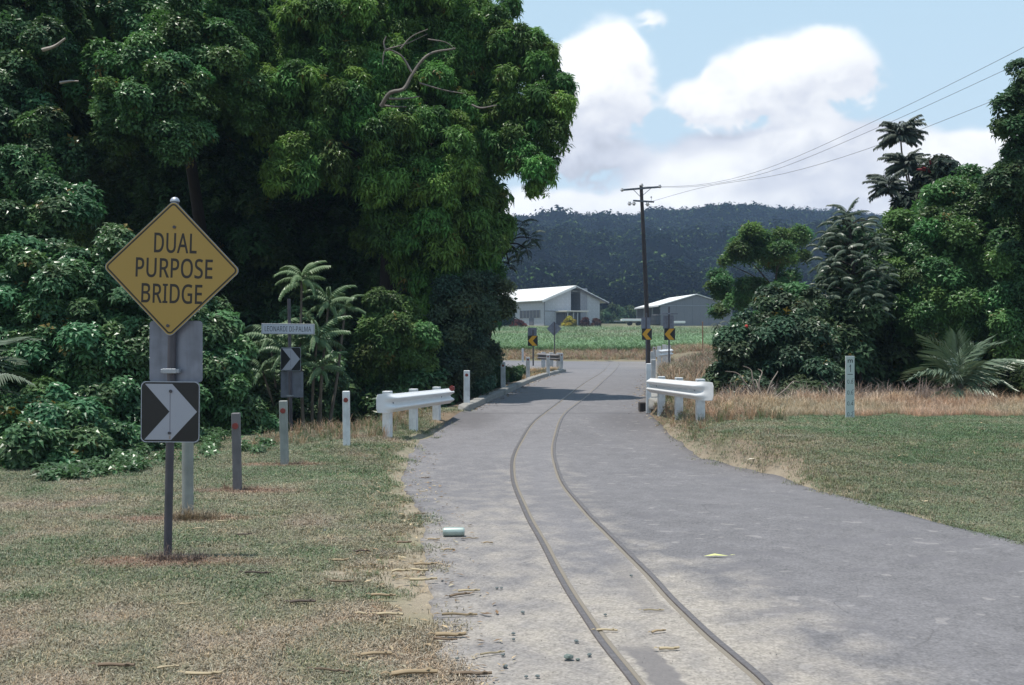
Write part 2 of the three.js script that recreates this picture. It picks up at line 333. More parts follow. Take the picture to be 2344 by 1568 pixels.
{
  const road = thing('road'); road.userData = { kind: 'structure' };
  roadSheet(road, 1.0, 12, .1, 60, -2.6, 7.6, 2048, .012);
  roadSheet(road, 12, 59, .25, 40, -2.6, 8.6, 2048, .012);
  // the road that crosses behind the bridge
  const pos = [], uv = [], col = [], idx = [], cols = 90, rows = 14;
  for (let i = 0; i <= cols; i++) for (let j = 0; j <= rows; j++) {
    const x = lerp(-70, 13.5, i / cols);
    const zn = lerp(57.2, 57.5, sm(-5, 4, x)) + 3.0 * sm(7, 13, x) + .25 * noise(x, 2), zf = lerp(76, 73.5, sm(-3, 8, x)) - 4 * sm(9, 13.5, x) + .3 * noise(x, 5);
    const Z = lerp(zn, zf, j / rows), v = .17 + .05 * fbm(x * .5, Z * .5, 3), s = clamp(sm(3, 10, x) * .25 + .2 * fbm(x, Z, 2));
    pos.push(x, G(x, Z) + .016, -Z); uv.push(x * .8, Z * .8); col.push(...mix3([v, v * .97, v * 1.03], SAND, s));
  }
  for (let i = 0; i < cols; i++) for (let j = 0; j < rows; j++) { const a = i * (rows + 1) + j; idx.push(a, a + rows + 1, a + 1, a + 1, a + rows + 1, a + rows + 2); }
  const g = geoFrom(pos, uv, idx); g.setAttribute('color', new THREE.Float32BufferAttribute(col, 3));
  const c = mesh('cross_road', g, MAT([1, 1, 1], .85, { vertexColors: true, map: grainTex }), scene); c.userData = { kind: 'structure' };
}
{ // the tramway rails let into the road, with sand-filled flangeways on their inner sides
  const track = thing('tramway_track', 'narrow steel cane tramway track sunk in the road and curving over the bridge', 'railway track');
  function strip(curve, off, wd, h, side) {
    const pos = [], uv = [], idx = [], n = 420;
    for (let i = 0; i <= n; i++) {
      const p = curve.getPoint(i / n), q = curve.getTangent(i / n), nx = -q.z, nz = q.x, l = Math.hypot(nx, nz);
      const w = wd * (1 + (side ? .35 * noise(i * .11, side) : 0));
      const prof = h > 0 ? [[-w / 2, -.03], [-w / 2, h - .004], [-w / 2 + .006, h], [w / 2 - .006, h], [w / 2, h - .004], [w / 2, -.03]] : [[-w / 2, -h - .006], [-w / 4, -h], [w / 4, -h], [w / 2, -h - .006]];
      for (const [o, y] of prof) { const x = p.x + nx / l * (off + o), z = p.z + nz / l * (off + o); pos.push(x, G(x, -z) + y, z); uv.push(i * .12, o * 8); }
      const k = prof.length;
      if (i) for (let c = 0; c < k - 1; c++) { const a = (i - 1) * k + c; idx.push(a, a + k, a + 1, a + 1, a + k, a + k + 1); }
    }
    return geoFrom(pos, uv, idx);
  }
  mesh('rail', strip(railL, 0, .040, .021), M.steel, track);
  mesh('rail', strip(railR, 0, .040, .021), M.steel, track);
  mesh('sand_filling', strip(railL, .036, .030, -.0175, 3), M.sandFill, track);
  mesh('sand_filling', strip(railR, -.036, .030, -.0175, 9), M.sandFill, track);
}

// ------------------------------------------------------------------ hills with forest
const ridge = lin([[-1400, 520], [0, 560], [900, 520], [1150, 500], [1240, 496], [1330, 500], [1400, 498], [1450, 494], [1480, 489], [1560, 490], [1600, 482], [1640, 476], [1700, 473], [1740, 477], [1790, 481], [1850, 479], [1900, 480], [1960, 486], [2050, 492], [2200, 500], [2343, 520], [3600, 600]]);
const hillTop = (px) => (HY - ridge(px) - 24) / F * 900 + E;
function hillY(x, Z) {
  const px = CX + x / Z * F, t = sm(285, 900, Z), spur = 17 * fbm(x * .007, Z * .005, 4, 1.9) * sm(300, 420, Z) * sm(900, 760, Z) * 2.4;
  const line = 6.5 + (hillTop(px) - 9) * Math.pow(clamp((Z - 285) / 615), .92);
  return Z > 900 ? hillTop(px) - (Z - 900) * .25 : Math.min(line + spur * sm(880, 620, Z), E + (hillTop(px) - E) * Z / 900 * .985 + .5);
}
{
  const pos = [], uv = [], idx = [], nx = 90, nz = 50;
  for (let j = 0; j <= nz; j++) for (let i = 0; i <= nx; i++) { const Z = lerp(262, 1050, j / nz), x = lerp(-.75, .9, i / nx) * Z; pos.push(x, hillY(x, Z), -Z); uv.push(x * .1, Z * .1); }
  for (let j = 0; j < nz; j++) for (let i = 0; i < nx; i++) { const a = j * (nx + 1) + i; idx.push(a, a + 1, a + nx + 1, a + 1, a + nx + 2, a + nx + 1); }
  mesh('hills', geoFrom(pos, uv, idx), MAT([.022, .032, .016], .95), scene).userData = { kind: 'structure' };
}
function clumpCrown(seed, n, w, h) {                                               // a far tree's crown: leaf clumps over an uneven dome
  const r = rng(seed), pos = [], nor = [];
  for (let i = 0; i < n; i++) {
    const u = r() * 2 - 1, a = r() * 6.283, s = Math.sqrt(1 - u * u), d = V(s * Math.cos(a), u, s * Math.sin(a));
    const k = 1 + .30 * noise(d.x * 2 + seed, d.y * 2, d.z * 2), c = V(d.x * w * k, d.y * h * k + h * .2, d.z * w * k).multiplyScalar(.75 + .25 * r());
    const t = V(r() - .5, r() - .5, r() - .5).cross(d).normalize(), b = t.clone().cross(d).add(d.clone().multiplyScalar(r() - .5)).normalize(), z = (.16 + .2 * r()) * w * .55;
    const P = [c.clone().addScaledVector(t, -z), c.clone().addScaledVector(b, -z * .7), c.clone().addScaledVector(t, z), c.clone().addScaledVector(b, z * .8).addScaledVector(d, z * .3)];
    for (const k2 of [0, 1, 2, 0, 2, 3]) { pos.push(P[k2].x, P[k2].y, P[k2].z); const v = d.clone().addScaledVector(V(r() - .5, r() - .5, r() - .5), .5).normalize(); nor.push(v.x, v.y, v.z); }
  }
  const g = geoFrom(pos); g.setAttribute('normal', new THREE.Float32BufferAttribute(nor, 3)); return g;
}
function copies(name, geo, mat, list, parent) {                                    // list of { p, s, q, c }
  const m = new THREE.InstancedMesh(geo, mat, list.length); m.name = parent === scene ? numbered(name) : name;
  const X = new THREE.Matrix4(), c = new THREE.Color();
  list.forEach((e, i) => { X.compose(e.p, e.q, e.s.isVector3 ? e.s : V(e.s, e.s, e.s)); m.setMatrixAt(i, X); m.setColorAt(i, c.setRGB(...e.c)); });
  m.castShadow = m.receiveShadow = true; parent.add(m); return m;
}
const qy = (a) => new THREE.Quaternion().setFromAxisAngle(V(0, 1, 0), a);
{
  const r = rng(5), crowns = [clumpCrown(11, 300, 1, .9), clumpCrown(12, 280, 1, 1.05), clumpCrown(13, 300, 1, .8)], sets = [[], [], []];
  const put = (x, y, Z, s) => { const t = r(), k = (.75 + .5 * r()) * clamp(1.15 + 1.2 * fbm(x * .013, Z * .011, 4, 2.9) + .2 * sm(560, 330, Z), .6, 1.7); sets[(r() * 3) | 0].push({ p: V(x, y, -Z), s: V(s, s * (.8 + .5 * r()), s), q: qy(r() * 6.28), c: [(.044 + .040 * t) * k, (.105 + .036 * t) * k, .032 * k] }); };
  for (let i = 0; i < 12500; i++) {
    const Z = Math.sqrt(lerp(300 * 300, 915 * 915, r())), px = lerp(1000, 2500, r()), x = (px - CX) / F * Z;
    put(x, hillY(x, Z) + 1 + 4 * r() * r(), Z, 3.2 + 4.6 * r() * r() + (r() < .05 ? 2 : 0));
  }
  const forest = new THREE.Group(); forest.name = 'hill_forest'; scene.add(forest);
  tag(forest, 'dense dark rainforest covering the hills behind the farm buildings', 'forest', null, 'stuff');
  crowns.forEach((g, i) => { copies('forest_crowns', g, M.far, sets[i], forest).userData.kind = 'stuff'; });
  const sets2 = [[], [], []], r2 = rng(8);
  for (let i = 0; i < 1500; i++) {                                                 // taller scrub at the foot of the hill
    const Z = lerp(225, 320, r2()), px = lerp(950, 2450, r2()), x = (px - CX) / F * Z, s = 1.6 + 2.6 * r2() * sm(220, 300, Z), k = .7 + .8 * r2(), t = r2();
    sets2[(r2() * 3) | 0].push({ p: V(x, Math.max(G(x, Z), Z > 285 ? hillY(x, Z) : 0) + s * .5 + r2() * 2.5 * sm(230, 290, Z), -Z), s: V(s, s * 1.2, s), q: qy(r2() * 6.28), c: [(.035 + .02 * t) * k, (.06 + .03 * t) * k, .025 * k] });
  }
  const scrub = new THREE.Group(); scrub.name = 'tree_belt'; scene.add(scrub);
  tag(scrub, 'lighter green belt of trees at the foot of the hill behind the sheds', 'trees', null, 'stuff');
  crowns.forEach((g, i) => { copies('belt_crowns', g, M.far, sets2[i], scrub).userData.kind = 'stuff'; });
}

// ------------------------------------------------------------------ leaves
function leafTris(pos, o, dir, up, len, w, droop = .2, fold = .25) {
  const side = dir.clone().cross(up).normalize(), nrm = side.clone().cross(dir).normalize();
  const m = o.clone().addScaledVector(dir, len * .45).addScaledVector(nrm, len * .03), tip = o.clone().addScaledVector(dir, len).addScaledVector(nrm, -len * droop);
  const L = m.clone().addScaledVector(side, -w / 2).addScaledVector(nrm, w * fold), Rr = m.clone().addScaledVector(side, w / 2).addScaledVector(nrm, w * fold);
  for (const t of [[o, m, L], [o, Rr, m], [L, m, tip], [m, Rr, tip]]) for (const q of t) pos.push(q.x, q.y, q.z);
}
function spray(seed, n, len, w, elevs, spread, stemLen) {                           // leaves round a twig that points along +y
  const r = rng(seed), pos = [];
  for (let i = 0; i < n; i++) {
    const a = i * 2.4 + r() * .8, e = lerp(elevs[0], elevs[1], r()), d = V(Math.cos(a) * Math.cos(e), Math.sin(e), Math.sin(a) * Math.cos(e));
    const o = V(Math.cos(a) * spread * r(), stemLen * (i / n) + .02 * r(), Math.sin(a) * spread * r()), l = len * (.7 + .5 * r());
    leafTris(pos, o, d, V(0, 1, .01), l, w * (.8 + .4 * r()), .12 + .25 * r(), .2);
  }
  return geoFrom(pos);
}
const SP = {
  droop: [spray(21, 12, .22, .065, [-1.05, .15], .05, .10), spray(22, 11, .21, .062, [-1.15, .1], .05, .12), spray(23, 13, .21, .058, [-.9, .3], .06, .1)],
  broad: [spray(31, 9, .17, .085, [-.5, .5], .05, .14), spray(32, 8, .16, .09, [-.6, .4], .05, .16), spray(33, 10, .15, .075, [-.3, .7], .06, .15)],
  big: [spray(41, 9, .34, .13, [-.9, .1], .05, .1), spray(42, 8, .36, .12, [-.8, .3], .05, .14)],
  small: [spray(51, 12, .11, .05, [-.6, .7], .07, .16), spray(52, 14, .10, .045, [-.5, .8], .08, .18)],
};
function crown(parent, name, lobes, kinds, mat, count, o = {}) {
  // lobes: [centre, [rx, ry, rz]]; leaf sprays lie thick on the outside of each lobe and thin out inwards
  const { seed = 1, scale = [.8, 1.25], base = [.05, .10, .028], vary = .3, yellow = .008, rough = .22, up = .55, hue = .5, deep = .55 } = o;
  const r = rng(seed), area = lobes.map(([, [a, b, c]]) => a * b + b * c + a * c), sum = area.reduce((a, b) => a + b), lists = kinds.map(() => []);
  const q = new THREE.Quaternion(), q2 = new THREE.Quaternion(), d = V(0, 0, 0);
  const cr = o.clump ?? .36, cover = o.cover ?? .62, clumps = [], stray = o.stray ?? .12;
  const dir = () => { const u = r() * 2 - 1, a = r() * 6.283, w = Math.sqrt(1 - u * u); return V(w * Math.cos(a), u, w * Math.sin(a)); };
  const buried = (p, k, f) => lobes.some(([e, [ex, ey, ez]], m) => m !== k && ((p.x - e.x) / ex) ** 2 + ((p.y - e.y) / ey) ** 2 + ((p.z - e.z) / ez) ** 2 < f * f);
  lobes.forEach(([c, [rx, ry, rz]], k) => {
    const n = Math.ceil(4 * Math.PI * (area[k] / 3) / (Math.PI * cr * cr) * cover);
    for (let i = 0; i < n; i++) {
      const e = dir(), bump = 1 + rough * 1.6 * noise(e.x * 2.3 + c.x * 1.7, e.y * 2.3 + c.y, e.z * 2.3 + c.z);
      const rad = (.78 + .24 * r()) * bump, p = V(c.x + e.x * rx * rad, c.y + e.y * ry * rad, c.z + e.z * rz * rad);
      if (deep && buried(p, k, deep) && r() < .9) continue;
      clumps.push({ p, d: V(e.x / rx, e.y / ry, e.z / rz).normalize(), R: cr * (.65 + .7 * r()), v: 1 + vary * (r() * 2 - 1) * 1.1, h: (r() - .5) * hue });
    }
  });
  const cs = clumps.map((q) => q.R * q.R).reduce((a, q) => (a.push((a.at(-1) ?? 0) + q), a), []);
  for (let made = 0; made < count; made++) {
    let p, nrm, v, h;
    if (r() < stray || !clumps.length) {
      let pick = r() * sum, k = 0; while (pick > area[k] && k < lobes.length - 1) pick -= area[k++];
      const [c, [rx, ry, rz]] = lobes[k]; d.copy(dir()); const rad = .3 + .65 * r();
      p = V(c.x + d.x * rx * rad, c.y + d.y * ry * rad, c.z + d.z * rz * rad); nrm = dir().multiplyScalar(.6).add(V(0, up, 0)).normalize(); v = 1; h = 0;
    } else {
      const t = r() * cs.at(-1); let a = 0, b = cs.length - 1; while (a < b) { const m = (a + b) >> 1; if (cs[m] < t) a = m + 1; else b = m; }
      const q = clumps[a], w = dir().multiplyScalar(1).addScaledVector(q.d, .55); w.y += .45; w.normalize();
      const rr = q.R * (.45 + .6 * Math.sqrt(r())); p = V(q.p.x + w.x * rr, q.p.y + w.y * rr * (o.flat ?? .75) - (o.weep ?? 0) * q.R * r() * r(), q.p.z + w.z * rr);
      nrm = w.clone().multiplyScalar(1 - up).add(V((r() - .5) * .7, up + (r() - .5) * .3, (r() - .5) * .7)).normalize(); v = q.v; h = q.h;
    }
    q.setFromUnitVectors(V(0, 1, 0), nrm).multiply(q2.setFromAxisAngle(V(0, 1, 0), r() * 6.28));
    v *= .8 + .4 * r();
    const col = r() < yellow ? [.20, .15, .03] : [base[0] * v * (1 + h), base[1] * v, base[2] * v * (1 - h * .6)];
    lists[(r() * kinds.length) | 0].push({ p, q: q.clone(), s: lerp(scale[0], scale[1], r()), c: col });
  }
  const holder = new THREE.Group(); holder.name = name; parent.add(holder); holder.userData.kind = 'stuff';
  kinds.forEach((g, i) => { if (lists[i].length) copies('leaves', g, mat, lists[i], holder).userData.kind = 'stuff'; });
  return holder;
}
const lobe = (px, py, Z, rpx, sy = 1, sz = 1, sx = 1) => { const R = rpx / F * Z; return [at(px, py, Z), [R * sx, R * sy, R * sz]]; };
function limbs(parent, foot, hub, lobes, r0, mat, sag = 0) {
  mesh('trunk', tube([foot, foot.clone().lerp(hub, .5).add(V(.12, 0, .05)), hub], r0, r0 * .6, 9), mat, parent);
  lobes.forEach(([c], i) => { if (i % 2 === 0) mesh('branch', tube([hub, hub.clone().lerp(c, .55).add(V(.1 * Math.sin(i), .25 - sag, .1)), c], r0 * .35, r0 * .07, 5), mat, parent); });
}
const domed = (L, y0, back) => { const yTop = E + (HY - y0) / F * 26; for (const [c] of L) { const t = clamp((c.y - yTop) / 6.5, 0, 1.7), Z = -c.z, k = (Z + back * t) / Z; c.set(c.x * k, E + (c.y - E) * k, -Z * k); } return L; };
const groundUnder = (px, Z) => { const x = (px - CX) / F * Z; return V(x, G(x, Z), -Z); };

// ---- the great tree that leans over the road from the left
{
  const t = thing('overhanging_tree', 'largest tree, bright green drooping leaves overhanging the road from the left', 'tree', V(0, 0, 0));
  const L = [
    lobe(1185, 195, 27, 88), lobe(1225, 240, 26.6, 52), lobe(1120, 110, 27, 92), lobe(1195, 130, 27, 60), lobe(1090, 20, 27.5, 60), lobe(1030, 40, 27, 110), lobe(930, 30, 26.5, 120), lobe(790, 70, 25.5, 120), lobe(670, 110, 25.5, 110), lobe(590, 60, 26, 110),
    lobe(740, 190, 25, 85), lobe(650, 240, 25, 75), lobe(850, 170, 25.5, 70), lobe(900, 290, 25.6, 75), lobe(1000, 200, 26.6, 90), lobe(1060, 300, 27, 75), lobe(990, 330, 26, 70), lobe(1140, 300, 27.3, 60),
    lobe(720, 320, 25, 60), lobe(690, 385, 25, 45), lobe(900, 400, 26, 70), lobe(990, 430, 26.5, 70), lobe(1070, 410, 27.2, 60), lobe(960, 520, 26.5, 70), lobe(1050, 520, 27, 65), lobe(1100, 590, 27.5, 55), lobe(880, 500, 26.8, 60), lobe(1010, 610, 27.2, 65),
    lobe(1212, 330, 26.8, 26, 2.2), lobe(1250, 330, 26.8, 16, 2.0), lobe(1236, 430, 26.8, 9, 2.2), lobe(1190, 380, 26.9, 14, 2.2), lobe(1265, 200, 26.7, 24), lobe(1255, 130, 26.8, 26), lobe(1100, 470, 27.2, 40), lobe(1125, 540, 27.4, 30), lobe(1232, 400, 26.8, 14, 2.6), lobe(1175, 345, 27, 30, 1.3), lobe(1268, 262, 26.7, 26),
    lobe(930, -90, 29, 130), lobe(760, -70, 28.5, 120), lobe(1020, -70, 29, 80), lobe(580, -60, 28.5, 110),
  ];
  domed(L, 420, 3.0);
  crown(t, 'crown', L, [...SP.droop, SP.small[1]], M.leaf, 56000, { seed: 101, base: [.110, .225, .044], up: .72, rough: .42, scale: [.6, 1.05], yellow: .010, clump: .34, cover: .62, weep: 1.2, vary: .4, stray: .10 });
  const foot = groundUnder(860, 29.5), hub = at(900, 420, 28.6);
  limbs(t, foot, hub, L.slice(0, 28), .42, M.darkBark);
  const br = (pts, r0, r1) => mesh('bare_branch', tube(pts.map(([x, y, z = 24.2]) => at(x, y, z + .5)), r0 * .62, r1 * .6, 7), M.greyBark, t);
  br([[872, 243, 24.4], [893, 212], [923, 204], [942, 172], [979, 126], [1042, 111, 24.6]], .085, .03);
  br([[942, 165], [916, 126], [882, 115], [875, 149]], .05, .02); br([[882, 116], [878, 98], [884, 83]], .04, .02);
  br([[916, 112], [942, 84], [979, 67]], .035, .015); br([[884, 113], [930, 100], [978, 78]], .03, .012); br([[979, 90], [1022, 98], [1040, 112]], .03, .015);
  br([[880, 242], [905, 244], [930, 245]], .04, .02); br([[890, 226], [925, 226], [960, 221]], .05, .02); br([[1079, 240, 25], [1098, 247, 25], [1136, 241, 25.2]], .045, .02);
  br([[960, 190], [1010, 205], [1060, 214, 24.8]], .035, .015);
}
// ---- dark glossy trees at the left and the wood behind them
{
  const t = thing('glossy_tree', 'dark glossy leaved tree filling the upper left corner', 'tree');
  const L = [lobe(60, 110, 22, 90), lobe(20, 240, 22, 70), lobe(130, 60, 22.5, 60), lobe(110, 330, 22, 65), lobe(60, 420, 21, 80), lobe(140, 500, 20.5, 60), lobe(30, 540, 20, 70), lobe(-40, 330, 22, 110), lobe(-30, 100, 23, 120), lobe(300, 30, 23.5, 60), lobe(60, -20, 23, 120)];
  domed(L, 420, 3.2);
  crown(t, 'crown', L, SP.broad, M.leafShiny, 15000, { seed: 102, base: [.058, .140, .042], scale: [.5, .95], rough: .5, cover: .5, clump: .28 });
  limbs(t, groundUnder(20, 23.5), at(40, 420, 23.5), L, .28, M.darkBark);
  mesh('bare_branch', tube([at(97, 115, 21), at(125, 106, 21), at(150, 88, 21)], .04, .02), M.paleBark, t);
  mesh('bare_branch', tube([at(137, 190, 21), at(160, 186, 21), at(180, 186, 21)], .03, .015), M.paleBark, t);
}
{
  const t = thing('broadleaf_tree', 'broad leaved tree with sunlit top between the corner tree and the largest tree', 'tree');
  const L = [lobe(400, 90, 23.5, 85), lobe(480, 150, 23.5, 75), lobe(310, 170, 23, 70), lobe(340, 240, 22.6, 75), lobe(260, 260, 22.6, 60), lobe(420, 250, 23, 60), lobe(500, 60, 24.5, 90), lobe(215, 190, 23, 45), lobe(380, 320, 22.8, 40), lobe(440, 290, 23, 35), lobe(420, -40, 26, 110), lobe(330, 60, 24, 50), lobe(560, 220, 24.5, 60)];
  domed(L, 380, 3.2);
  crown(t, 'crown', L, SP.broad, M.leafShiny, 20000, { seed: 103, base: [.082, .185, .046], scale: [.5, .95], rough: .45, cover: .56, clump: .28 });
  limbs(t, groundUnder(520, 31), at(420, 260, 27), L, .22, M.darkBark);
}
{
  const t = thing('backing_wood', 'dark wood standing behind the roadside trees on the left', 'wood', V(0, 0, 0)); t.userData.kind = 'stuff'; 
  const L = [], r = rng(3);
  for (let x = -700; x < 1100; x += 75) for (let y = 150; y < 900; y += 75) { const Z = 47 + 5 * r(); L.push(lobe(x + 30 * r(), y + 30 * r(), Z, 70, 1, .6)); }
  crown(t, 'crowns', L, SP.big, M.leafDull, 26000, { seed: 104, base: [.058, .122, .036], scale: [1.5, 2.6], deep: 0, rough: .2, yellow: 0, clump: 1.2, cover: .9, stray: .35 });
  const roof = [];                                                                   // crowns added overhead, out of view, to shade the wood
  for (let x = -19; x < 1; x += 2.6) for (let Z = 29; Z < 50; Z += 2.8) if (x < -.06 * Z - 3.2) roof.push([V(x + r() - (Z < 33 ? 1 : 0), 10.5 + 2.5 * r(), -Z - r()), [2.3, 1.5, 2.3]]);
  crown(t, 'crowns', roof, SP.big, M.leafDull, 16000, { seed: 105, base: [.060, .125, .038], scale: [1.6, 2.6], deep: 0, rough: .2, yellow: 0, clump: 1.1, cover: .9, stray: .3 });
  const low = [];
  for (let x = 150; x < 1060; x += 62) for (let y = 330; y < 960; y += 78) if (r() < .8) low.push(lobe(x + 60 * r(), y + 60 * r(), 29.5 + 5 * r(), 44 + 26 * r(), .9, .8));
  crown(t, 'undergrowth', low, SP.broad, M.leaf, 15000, { seed: 106, base: [.060, .125, .038], scale: [.9, 1.5], deep: 0, rough: .4, yellow: .004, clump: .5, cover: .45, stray: .25 });
}
// ---- shrubs on the left
const shrubs = [
  ['glossy_shrub', 'tall shrub of pale glossy leaves left of the yellow diamond sign', [[60, 640, 17, 80], [150, 700, 16.8, 80], [110, 800, 16.5, 100], [230, 800, 16.6, 90], [30, 880, 16.2, 100], [180, 920, 16, 90], [290, 900, 16.4, 75], [320, 760, 17, 70], [200, 640, 17.2, 60], [255, 590, 17.2, 45], [-60, 780, 16.5, 110], [300, 980, 16.6, 50], [20, 990, 14.4, 70], [110, 1000, 14.3, 62], [200, 995, 14.8, 58], [280, 1005, 15.6, 42], [60, 1050, 13.6, 42], [130, 1052, 13.7, 34], [190, 1040, 14.2, 32], [250, 1030, 14.8, 28], [-50, 960, 14.6, 90], [330, 1015, 16.0, 30]], 'broad', 9500, [.050, .112, .040], [.55, 1.0]],
  ['leafy_shrub', 'leafy shrub directly behind the yellow diamond sign and its grey plate', [[480, 770, 19, 55], [520, 840, 19, 45], [470, 880, 18.6, 60], [420, 960, 18.4, 55], [450, 700, 19.4, 40], [520, 930, 18.8, 40], [400, 820, 19, 60]], 'broad', 3600, [.056, .12, .042], [.7, 1.15]],
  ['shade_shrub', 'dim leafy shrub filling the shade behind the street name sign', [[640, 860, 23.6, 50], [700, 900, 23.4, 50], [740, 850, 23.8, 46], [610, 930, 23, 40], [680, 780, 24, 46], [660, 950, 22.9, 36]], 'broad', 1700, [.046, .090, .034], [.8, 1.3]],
  ['low_shrub', 'low light green shrub behind the grey weathered guide post', [[545, 965, 19, 42], [590, 975, 19.4, 34], [500, 985, 18.8, 34]], 'broad', 1100, [.075, .15, .05], [.6, 1.0]],
  ['rounded_bush', 'rounded yellow green bush in front of dark wood above the left guardrail', [[900, 745, 25, 55], [870, 800, 25, 55], [930, 790, 25, 55], [910, 850, 25.2, 60], [850, 860, 25.4, 40]], 'small', 3600, [.062, .115, .030], [1.0, 1.6]],
  ['grey_bush', 'grey green fine leaved bush at the bridge end right of the rounded bush', [[1060, 710, 26.5, 52], [1078, 770, 26.6, 46], [1030, 790, 26.3, 52], [1048, 850, 26.6, 50], [1000, 860, 26, 48], [1082, 820, 27.4, 32], [1120, 690, 27, 35]], 'small', 5200, [.048, .075, .040], [1.0, 1.6]],
  ['creek_bush', 'dark low bush in the creek between the white bridge posts', [[1100, 872, 33, 24], [1126, 864, 35, 18], [1172, 858, 40, 11], [1090, 890, 31.5, 18], [1186, 856, 43, 9]], 'small', 2400, [.040, .075, .025], [.9, 1.5]],
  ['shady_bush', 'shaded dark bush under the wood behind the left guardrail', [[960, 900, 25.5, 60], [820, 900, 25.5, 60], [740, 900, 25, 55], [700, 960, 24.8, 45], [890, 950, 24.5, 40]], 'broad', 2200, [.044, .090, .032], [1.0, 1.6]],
];
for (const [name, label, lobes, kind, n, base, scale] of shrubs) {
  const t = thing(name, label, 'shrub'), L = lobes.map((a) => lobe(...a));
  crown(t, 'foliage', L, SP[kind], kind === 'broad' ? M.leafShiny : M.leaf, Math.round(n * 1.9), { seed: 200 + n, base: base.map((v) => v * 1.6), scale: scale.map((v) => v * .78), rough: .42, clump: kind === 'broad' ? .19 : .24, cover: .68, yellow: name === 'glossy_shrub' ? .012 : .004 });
  const foot = L[L.length >> 1][0].clone(); foot.y = G(foot.x, -foot.z) - .05;
  L.slice(0, 5).forEach(([c], i) => mesh('stem', tube([foot.clone().add(V(.1 * i - .2, 0, .04 * i)), foot.clone().lerp(c, .5).add(V(.1, .1, 0)), c], .035, .01, 5), M.bark, t));
}
{ // creeping ground cover along the lawn's edge
  const list = [[], []], r = rng(61);
  for (let i = 0; i < 1900; i++) {
    const px = lerp(90, 620, r()), py = lerp(1050, 1100, Math.pow(r(), 1.2)) - 14 * noise(px * .03, 4) - sm(120, 620, px) * 62 + (r() - .5) * 10, p = gnd(px, Math.max(py, 940));
    if (p.z < -24) continue;
    if (r() < .55 + 1.4 * noise(px * .022, py * .06, 8) + (px > 350 ? .35 : 0)) continue; p.y += .02 + .3 * r() * sm(1085, 1000, py + sm(120, 620, px) * 62); const k = .6 + .9 * r();
    list[i % 2].push({ p, s: .35 + .4 * r(), q: qy(r() * 6.28).multiply(new THREE.Quaternion().setFromAxisAngle(V(1, 0, 0), (r() - .5) * .9)), c: [.068 * k, .14 * k, .052 * k] });
  }
  const g = new THREE.Group(); g.name = numbered('ground_cover'); scene.add(g); tag(g, 'creeping pale leaved ground cover along the shaded lawn edge at left', 'ground cover', null, 'stuff');
  list.forEach((l, i) => { copies('creeper_leaves', SP.broad[i], M.leafShiny, l, g).userData.kind = 'stuff'; });
}
// ---- pinnate fronds
function frondGeo(seed, len, pairs, ll, lw, bend, hang, taper = .45) {              // along +x, drooping
  const r = rng(seed), pos = [], P = (t) => V(len * t * (1 - bend * .25 * t), bend * len * (.35 * t - .75 * t * t), 0);
  for (let i = 0; i < 8; i++) {
    const a = P(i / 8), b = P((i + 1) / 8), w = .012 * len * (1 - i / 9);
    for (const [s, e] of [[V(0, 0, w), V(0, 0, -w)], [V(0, w, 0), V(0, -w, 0)]]) for (const q of [a.clone().add(s), b.clone().add(s), b.clone().add(e), a.clone().add(s), b.clone().add(e), a.clone().add(e)]) pos.push(q.x, q.y, q.z);
  }
  for (let i = 0; i < pairs; i++) for (const s of [-1, 1]) {
    const t = .14 + .84 * i / (pairs - 1), o = P(t), e = hang + .25 * (r() - .5), f = .35 + .5 * t, k = (1 - taper * Math.abs(t - .42) / .58) * (.9 + .2 * r());
    const d = V(Math.sin(f) * Math.cos(e), -Math.sin(e), s * Math.cos(f) * Math.cos(e)).normalize();
    leafTris(pos, o, d, V(0, 1, .01), ll * k, lw * k, .18, .12);
  }
  return geoFrom(pos);
}
const FR = {
  plume: [frondGeo(1, 1, 11, .30, .105, .9, .45), frondGeo(2, 1, 10, .28, .10, 1.1, .55), frondGeo(3, 1, 11, .30, .11, .6, .4)],
  broad: [frondGeo(11, 1, 12, .38, .17, .7, .75, .3), frondGeo(12, 1, 11, .40, .18, .9, .85, .3), frondGeo(13, 1, 12, .36, .16, .5, .65, .3)],
  tier: [frondGeo(14, 1, 13, .22, .10, .7, 1.0, .25), frondGeo(15, 1, 12, .24, .10, .9, 1.1, .25), frondGeo(16, 1, 13, .22, .09, .5, .9, .25)],
  umbrella: [frondGeo(17, 1, 12, .26, .13, .5, .8, .2), frondGeo(18, 1, 11, .28, .14, .7, .9, .2), frondGeo(19, 1, 12, .25, .12, .4, .7, .2)],
  palm: [frondGeo(4, 1, 26, .44, .042, 1.0, .35, .6), frondGeo(5, 1, 24, .42, .044, 1.2, .5, .6), frondGeo(6, 1, 26, .46, .04, .7, .3, .6)],
};
const leafMat = (rgb, gloss = .35) => MAT(rgb, .75, { transmission: .28, thickness: 0, clearcoat: gloss, clearcoatRoughness: .32 });
function rosette(parent, c, n, len, mat, kinds, o = {}) {
  const r = rng(o.seed ?? 9), e0 = o.e0 ?? .9, e1 = o.e1 ?? -.35;
  for (let i = 0; i < n; i++) {
    const t = i / n, m = mesh('frond', kinds[i % kinds.length], mat, parent);
    m.position.copy(c).add(V(0, (o.drop ?? .15) * (.5 - t), 0)); m.rotation.set(0, i * 2.4 + r() * .5, 0); m.rotateZ(lerp(e0, e1, t) + .25 * (r() - .5)); m.rotateX((r() - .5) * .5);
    m.scale.setScalar(len * (.8 + .35 * r()));
  }
}
